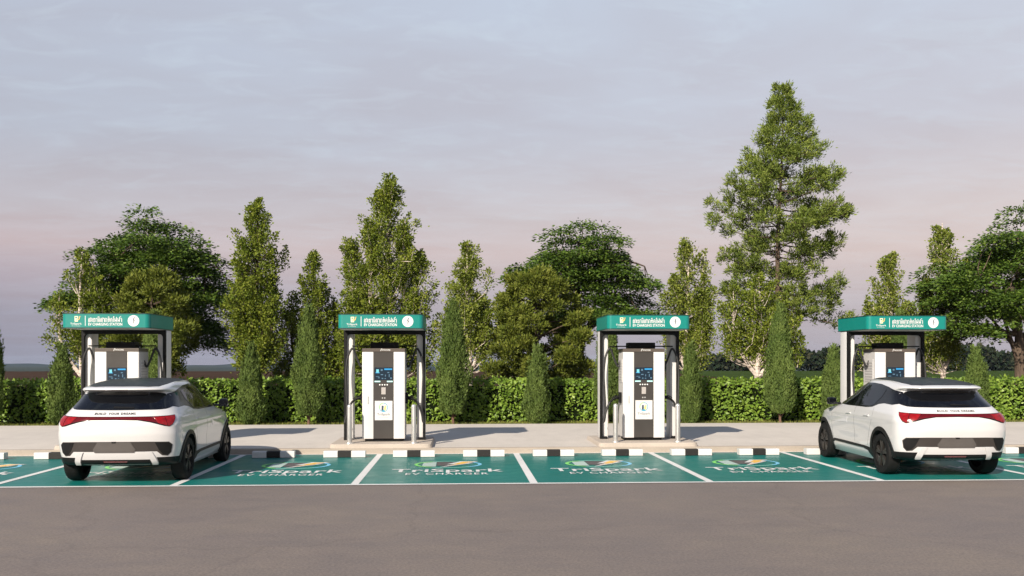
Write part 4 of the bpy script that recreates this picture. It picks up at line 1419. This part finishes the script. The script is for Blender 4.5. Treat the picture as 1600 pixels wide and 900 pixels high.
def make_car():
    root = empty('parked_car')
    vs, fs = car_shell()
    bvh = BVHTree.FromPolygons([Vector(v) for v in vs], fs)
    me = bpy.data.meshes.new('body')
    me.from_pydata(vs, [], fs)
    me.update()
    body = link_mesh('body', me, [M['car_paint'], M['rubber']], root)
    cut = MB()
    for ya in (AX_R, AX_F):
        for s in (-1, 1):
            prof = [(0.001, s * 0.55), (0.392, s * 0.55), (0.392, s * 1.3), (0.001, s * 1.3)]
            if s < 0:
                prof = prof[::-1]
            cut.lathe(prof, 'x', 48, (0, ya, WZ))
    co = cut.build('cutter', M['rubber'])
    bm = bmesh.new()
    bm.from_mesh(co.data)
    bmesh.ops.remove_doubles(bm, verts=bm.verts, dist=0.002)
    bmesh.ops.recalc_face_normals(bm, faces=bm.faces)
    bm.to_mesh(co.data)
    bm.free()
    md = body.modifiers.new('arches', 'BOOLEAN')
    md.object = co
    md.operation = 'DIFFERENCE'
    md.solver = 'EXACT'
    md.material_mode = 'TRANSFER'
    dg = bpy.context.evaluated_depsgraph_get()
    new = bpy.data.meshes.new_from_object(body.evaluated_get(dg))
    body.modifiers.clear()
    body.data = new
    new.name = 'body'
    bpy.data.objects.remove(co)
    new.polygons.foreach_set('use_smooth', [True] * len(new.polygons))
    new.set_sharp_from_angle(angle=R(42))

    def c_side(s):
        return lambda y, z: (Vector((3 * s, y, z)), Vector((-s, 0, 0)), Vector((s, 0, 0)))

    def c_rear(x, z):
        t = math.atan2(x, 1.2)
        d = Vector((math.sin(t), -math.cos(t), 0))
        return Vector((0, 1.2, z)), d, d

    def c_front(x, z):
        t = math.atan2(x, 1.2)
        d = Vector((math.sin(t), math.cos(t), 0))
        return Vector((0, 1.4, z)), d, d

    def c_top(x, y):
        return Vector((x, y, 3)), Vector((0, 0, -1)), Vector((0, 0, 1))

    def onto(cast, u, v, off):
        o_, d, out = cast(u, v)
        h, nrm, _, _ = bvh.ray_cast(o_, d)
        if h is None:
            h, nrm, _, _ = bvh.find_nearest(o_ + d * 2.0)
        if nrm.dot(out) < 0:
            nrm = -nrm
        return h + nrm * off, nrm

    def patch(name, poly_, cast, mat, parent=None, off=0.004, res=0.045, skirt=0.010):
        P_ = [Vector(p) for p in poly_]
        loop = []
        for i, p in enumerate(P_):
            q = P_[(i + 1) % len(P_)]
            k = max(1, int((q - p).length / res))
            loop += [p + (q - p) * (j / k) for j in range(k)]
        n = len(loop)
        us, vs_ = [p.x for p in loop], [p.y for p in loop]
        pts = list(loop)

        def inside(x, y):
            r = False
            j = len(P_) - 1
            for i in range(len(P_)):
                if (P_[i].y > y) != (P_[j].y > y) and x < (P_[j].x - P_[i].x) * (y - P_[i].y) / (P_[j].y - P_[i].y) + P_[i].x:
                    r = not r
                j = i
            return r
        gx = np.arange(min(us) + res * 0.5, max(us), res)
        gy = np.arange(min(vs_) + res * 0.5, max(vs_), res)
        for x in gx:
            for y in gy:
                if inside(x, y) and min((Vector((x, y)) - l).length for l in loop) > res * 0.45:
                    pts.append(Vector((x, y)))
        v2, e2, f2, ov, oe, of = delaunay_2d_cdt(pts, [(i, (i + 1) % n) for i in range(n)], [], 1, 1e-5)
        mp = {}
        for i, orig in enumerate(ov):
            for q in orig:
                mp[q] = i
        out, low = [], []
        for p in v2:
            a, nr = onto(cast, p.x, p.y, off)
            out.append(a)
            low.append(a - nr * (off + skirt))
        b = MB()
        b.add(out + low, list(f2))
        m = len(out)
        lp = [mp[i] for i in range(n)]
        b.add([], [])
        for i in range(n):
            a, c = lp[i], lp[(i + 1) % n]
            b.f.append((a, c, m + c, m + a))
        o_ = b.build(name, mat, parent or root)
        bm_ = bmesh.new()
        bm_.from_mesh(o_.data)
        bmesh.ops.recalc_face_normals(bm_, faces=bm_.faces)
        # make sure the visible side faces outwards
        cen = Vector((0, 2.0, 0.8))
        if sum((f.calc_center_median() - cen).dot(f.normal) * f.calc_area() for f in bm_.faces) < 0:
            bmesh.ops.reverse_faces(bm_, faces=bm_.faces)
        bm_.to_mesh(o_.data)
        bm_.free()
        o_.data.polygons.foreach_set('use_smooth', [True] * len(o_.data.polygons))
        o_.data.set_sharp_from_angle(angle=R(50))
        return o_

    def sym(half):
        """closed polygon from a right half listed from the centre top round to the centre bottom"""
        return half + [(-x, z) for x, z in half[::-1] if abs(x) > 1e-6]

    # ---- rear end
    rw = patch('rear_window', sym([(0, 1.424), (0.46, 1.423), (0.70, 1.419), (1.05, 1.405), (1.22, 1.385), (1.30, 1.30), (1.30, 1.200), (1.10, 1.176), (0.95, 1.160), (0.78, 1.152), (0, 1.146)]), c_rear, M['car_glass'], res=0.05)
    patch('wiper', [(-0.06, 1.176), (0.30, 1.172), (0.31, 1.184), (-0.05, 1.196)], c_rear, M['cladding'], rw, off=0.014, res=0.05)
    patch('high_brake_lamp', sym([(0, 1.462), (0.17, 1.462), (0.165, 1.447), (0, 1.447)]), c_rear, M['lamp_dark'], off=0.003)
    tl = patch('tail_lamp', sym([(0, 1.052), (0.60, 1.054), (0.90, 1.060), (1.14, 1.070), (1.10, 1.02), (0.98, 0.925), (0.90, 0.898), (0.80, 0.908), (0.55, 0.968), (0.36, 0.998), (0, 1.004)]), c_rear, M['car_black'], off=0.005)
    patch('light_strip', sym([(0, 1.043), (0.60, 1.045), (0.68, 0.956), (0.56, 0.980), (0.36, 1.006), (0, 1.012)]), c_rear, M['lamp_mid'], tl, off=0.009)
    for s in (-1, 1):
        patch('lens', [(s * 0.61, 1.045), (s * 0.83, 1.047), (s * 0.86, 0.912), (s * 0.69, 0.952)], c_rear, M['lamp_red'], tl, off=0.009)
        patch('lens', [(s * 0.84, 1.048), (s * 1.12, 1.060), (s * 1.085, 1.018), (s * 0.97, 0.932), (s * 0.90, 0.908), (s * 0.87, 0.911)], c_rear, M['lamp_red'], tl, off=0.011)
    for word, wx, ww in (('BUILD', -0.238, 0.185), ('YOUR', -0.018, 0.175), ('DREAMS', 0.215, 0.235)):
        p, f = text2d(word, ww, 0.032, 0.03, 1.2)
        MB().add([onto(c_rear, u + wx, v + 1.096, 0.004)[0] for u, v in p], f).build('lettering', M['cladding'], root)
    bp = patch('bumper_panel', sym([(0, 0.672), (0.50, 0.672), (0.90, 0.664), (0.985, 0.62), (0.97, 0.50), (0.90, 0.445), (0.78, 0.455), (0.68, 0.520), (0, 0.520)]), c_rear, M['bumper_grey'])
    patch('number_plate_recess', sym([(0, 0.664), (0.255, 0.664), (0.335, 0.55), (0.31, 0.505), (0, 0.505)]), c_rear, M['plate_grey'], bp, off=0.010)
    patch('badge_camera', sym([(0, 0.675), (0.035, 0.675), (0.03, 0.655), (0, 0.655)]), c_rear, M['car_black'], bp, off=0.016)
    for s in (-1, 1):
        patch('bumper_pod', [(s * 0.64, 0.660), (s * 0.895, 0.655), (s * 0.965, 0.615), (s * 0.950, 0.510), (s * 0.895, 0.462), (s * 0.80, 0.47), (s * 0.72, 0.535)], c_rear, M['cladding'], bp, off=0.007)
        patch('bumper_blade', [(s * 0.50, 0.512), (s * 0.60, 0.512), (s * 0.745, 0.315), (s * 0.635, 0.315)], c_rear, M['car_paint'], off=0.014)
        patch('lower_corner', [(s * 0.685, 0.425), (s * 0.80, 0.425), (s * 1.32, 0.425), (s * 1.34, 0.30), (s * 0.72, 0.30), (s * 0.755, 0.318)], c_rear, M['cladding'], off=0.006)
    va = patch('lower_valance', sym([(0, 0.392), (0.570, 0.392), (0.625, 0.318), (0.70, 0.302), (0.70, 0.255), (0, 0.255)]), c_rear, M['cladding'], off=0.006)
    patch('reflector', sym([(0, 0.372), (0.20, 0.372), (0.19, 0.352), (0, 0.352)]), c_rear, M['lamp_dark'], va, off=0.010)
    # ---- roof and windscreen
    patch('roof_panel', sym([(0, 0.405), (0.40, 0.425), (0.53, 0.52), (0.575, 0.80), (0.585, 1.4), (0.570, 2.05), (0.53, 2.34), (0, 2.38)]), c_top, M['roof_glass'], off=0.004, res=0.07)
    patch('windscreen', sym([(0, 1.505), (0.50, 1.50), (0.62, 1.43), (0.80, 1.20), (0.84, 1.12), (0, 1.10)]), c_front, M['car_glass'], res=0.07)
    patch('grille', sym([(0, 0.50), (0.60, 0.50), (0.66, 0.36), (0, 0.34)]), c_front, M['cladding'], res=0.08)
    # ---- flanks
    for s in (-1, 1):
        cs = c_side(s)
        dl = patch('window_surround', [(3.16, 1.105), (2.88, 1.275), (2.62, 1.400), (2.36, 1.478), (2.05, 1.512), (1.70, 1.518), (1.35, 1.502), (1.02, 1.460), (0.78, 1.415), (0.62, 1.385),
                                       (0.50, 1.30), (0.44, 1.200), (0.62, 1.172), (0.92, 1.185), (1.10, 1.165), (1.30, 1.108), (1.55, 1.092), (2.40, 1.090)], cs, M['car_black'], res=0.055)
        patch('side_window', [(3.02, 1.120), (2.84, 1.245), (2.60, 1.365), (2.36, 1.438), (2.08, 1.472), (2.02, 1.115), (2.40, 1.112)], cs, M['car_glass'], dl, off=0.008, res=0.055)
        patch('side_window', [(1.93, 1.474), (1.62, 1.478), (1.30, 1.455), (1.06, 1.415), (1.10, 1.30), (1.26, 1.150), (1.38, 1.120), (1.90, 1.115)], cs, M['car_glass'], dl, off=0.008, res=0.055)
        for ya, a0, a1 in ((AX_R, -22, 206), (AX_F, -26, 202)):
            inner = [(ya + 0.388 * math.cos(R(a)), WZ + 0.388 * math.sin(R(a))) for a in np.linspace(a0, a1, 30)]
            outer = [(ya + (0.448 + 0.02 * math.cos(R(2 * a))) * math.cos(R(a)), WZ + 0.455 * math.sin(R(a))) for a in np.linspace(a1, a0, 30)]
            patch('wheel_arch_trim', inner + outer, cs, M['cladding'], off=0.014, res=0.04)
        patch('sill_trim', [(1.20, 0.385), (1.33, 0.405), (1.60, 0.418), (2.60, 0.430), (3.00, 0.430), (3.12, 0.395), (3.12, 0.36), (2.95, 0.385), (1.60, 0.375), (1.40, 0.345), (1.27, 0.225), (1.20, 0.225)], cs, M['cladding'], off=0.010)
        for ln in ([(1.985, 1.085), (1.985, 0.44)], [(3.06, 1.075), (3.10, 0.80), (3.06, 0.45)], [(1.22, 1.10), (1.17, 0.95), (1.28, 0.72), (1.42, 0.43)]):
            for (ya, za), (yb_, zb_) in zip(ln[:-1], ln[1:]):
                patch('door_seam', [(ya - 0.003, za), (ya + 0.003, za), (yb_ + 0.003, zb_), (yb_ - 0.003, zb_)], cs, M['seam'], off=0.001, res=0.05, skirt=0.002)
        for yh in (1.42, 2.24):
            patch('door_handle', [(yh - 0.10, 0.968), (yh + 0.10, 0.962), (yh + 0.105, 0.940), (yh - 0.095, 0.944)], cs, M['car_paint'], off=0.016, res=0.04)
        patch('fender_badge', [(3.16, 0.985), (3.36, 0.975), (3.36, 0.962), (3.18, 0.965)], cs, M['car_black'], off=0.004)
        patch('headlamp', [(s * 0.55, 0.84), (s * 1.25, 0.88), (s * 1.20, 0.78), (s * 0.60, 0.76)], c_front, M['lamp_clear'], res=0.07)
        # mirror: rounded shell on a short arm
        mb = MB()
        xa, xb = sorted((s * 0.905, s * 1.075))
        mb.box(xa, xb, 2.86, 3.00, 1.075, 1.215, 0.05, 4)
        xa, xb = sorted((s * 0.80, s * 0.94))
        mb.box(xa, xb, 2.92, 2.99, 1.075, 1.115, 0.012)
        mr = mb.build('wing_mirror', M['car_black'], root, True)
        xa, xb = sorted((s * 0.925, s * 1.055))
        MB().box(xa, xb, 2.853, 2.864, 1.095, 1.195, 0.004).build('mirror_glass', M['car_glass'], mr)
        # wheels
        for ya in (AX_R, AX_F):
            xo = s * 0.815
            w = MB()
            w.lathe([(0.001, s * 0.030), (0.225, s * 0.020), (0.235, s * 0.055), (0.240, s * 0.098), (0.226, s * 0.100), (0.222, s * 0.060)], 'x', 40)
            wh = w.build('wheel', M['rim_dark'], root, True, (xo, ya, WZ))
            MB().lathe([(0.228, -0.105), (0.285, -0.112), (0.325, -0.104), (0.342, -0.080), (0.345, -0.04), (0.345, 0.04), (0.342, 0.080), (0.325, 0.104), (0.285, 0.112), (0.228, 0.105)], 'x', 48).build('tyre', M['tyre'], wh, True)
            for k in range(5):
                a = 2 * math.pi * k / 5 + 0.3
                sp = MB()
                for da in (-0.17, 0.17):
                    p0 = (math.cos(a) * 0.045, math.sin(a) * 0.045)
                    p1 = (math.cos(a + da) * 0.226, math.sin(a + da) * 0.226)
                    tx, ty = -math.sin(a + da) * 0.017, math.cos(a + da) * 0.017
                    h0, h1 = s * 0.055, s * 0.092
                    q = [(p0[0] + tx, p0[1] + ty), (p0[0] - tx, p0[1] - ty), (p1[0] - tx * 1.4, p1[1] - ty * 1.4), (p1[0] + tx * 1.4, p1[1] + ty * 1.4)]
                    sp.prism(q, min(h0, h1), max(h0, h1), 'x')
                sp.build('spoke', M['rim_face'] if k % 1 == 0 else M['rim_dark'], wh)
            MB().lathe([(0.001, s * 0.100), (0.035, s * 0.099), (0.052, s * 0.088), (0.055, s * 0.05)], 'x', 20).build('hub_cap', M['rim_dark'], wh, True)
    return root


car = make_car()
car.location = (-5.27, 14.42, 0.005)
car.rotation_euler = (0, 0, R(1.4))
tag(car, 'white electric crossover car parked at the left, seen from its right rear corner', 'car', 'parked white cars')
car2 = copy_tree(car)
car2.location = (7.99, 14.47, 0.005)
car2.rotation_euler = (0, 0, R(-2.2))
tag(car2, 'white electric crossover car parked at the right, seen from its left rear corner', 'car', 'parked white cars')
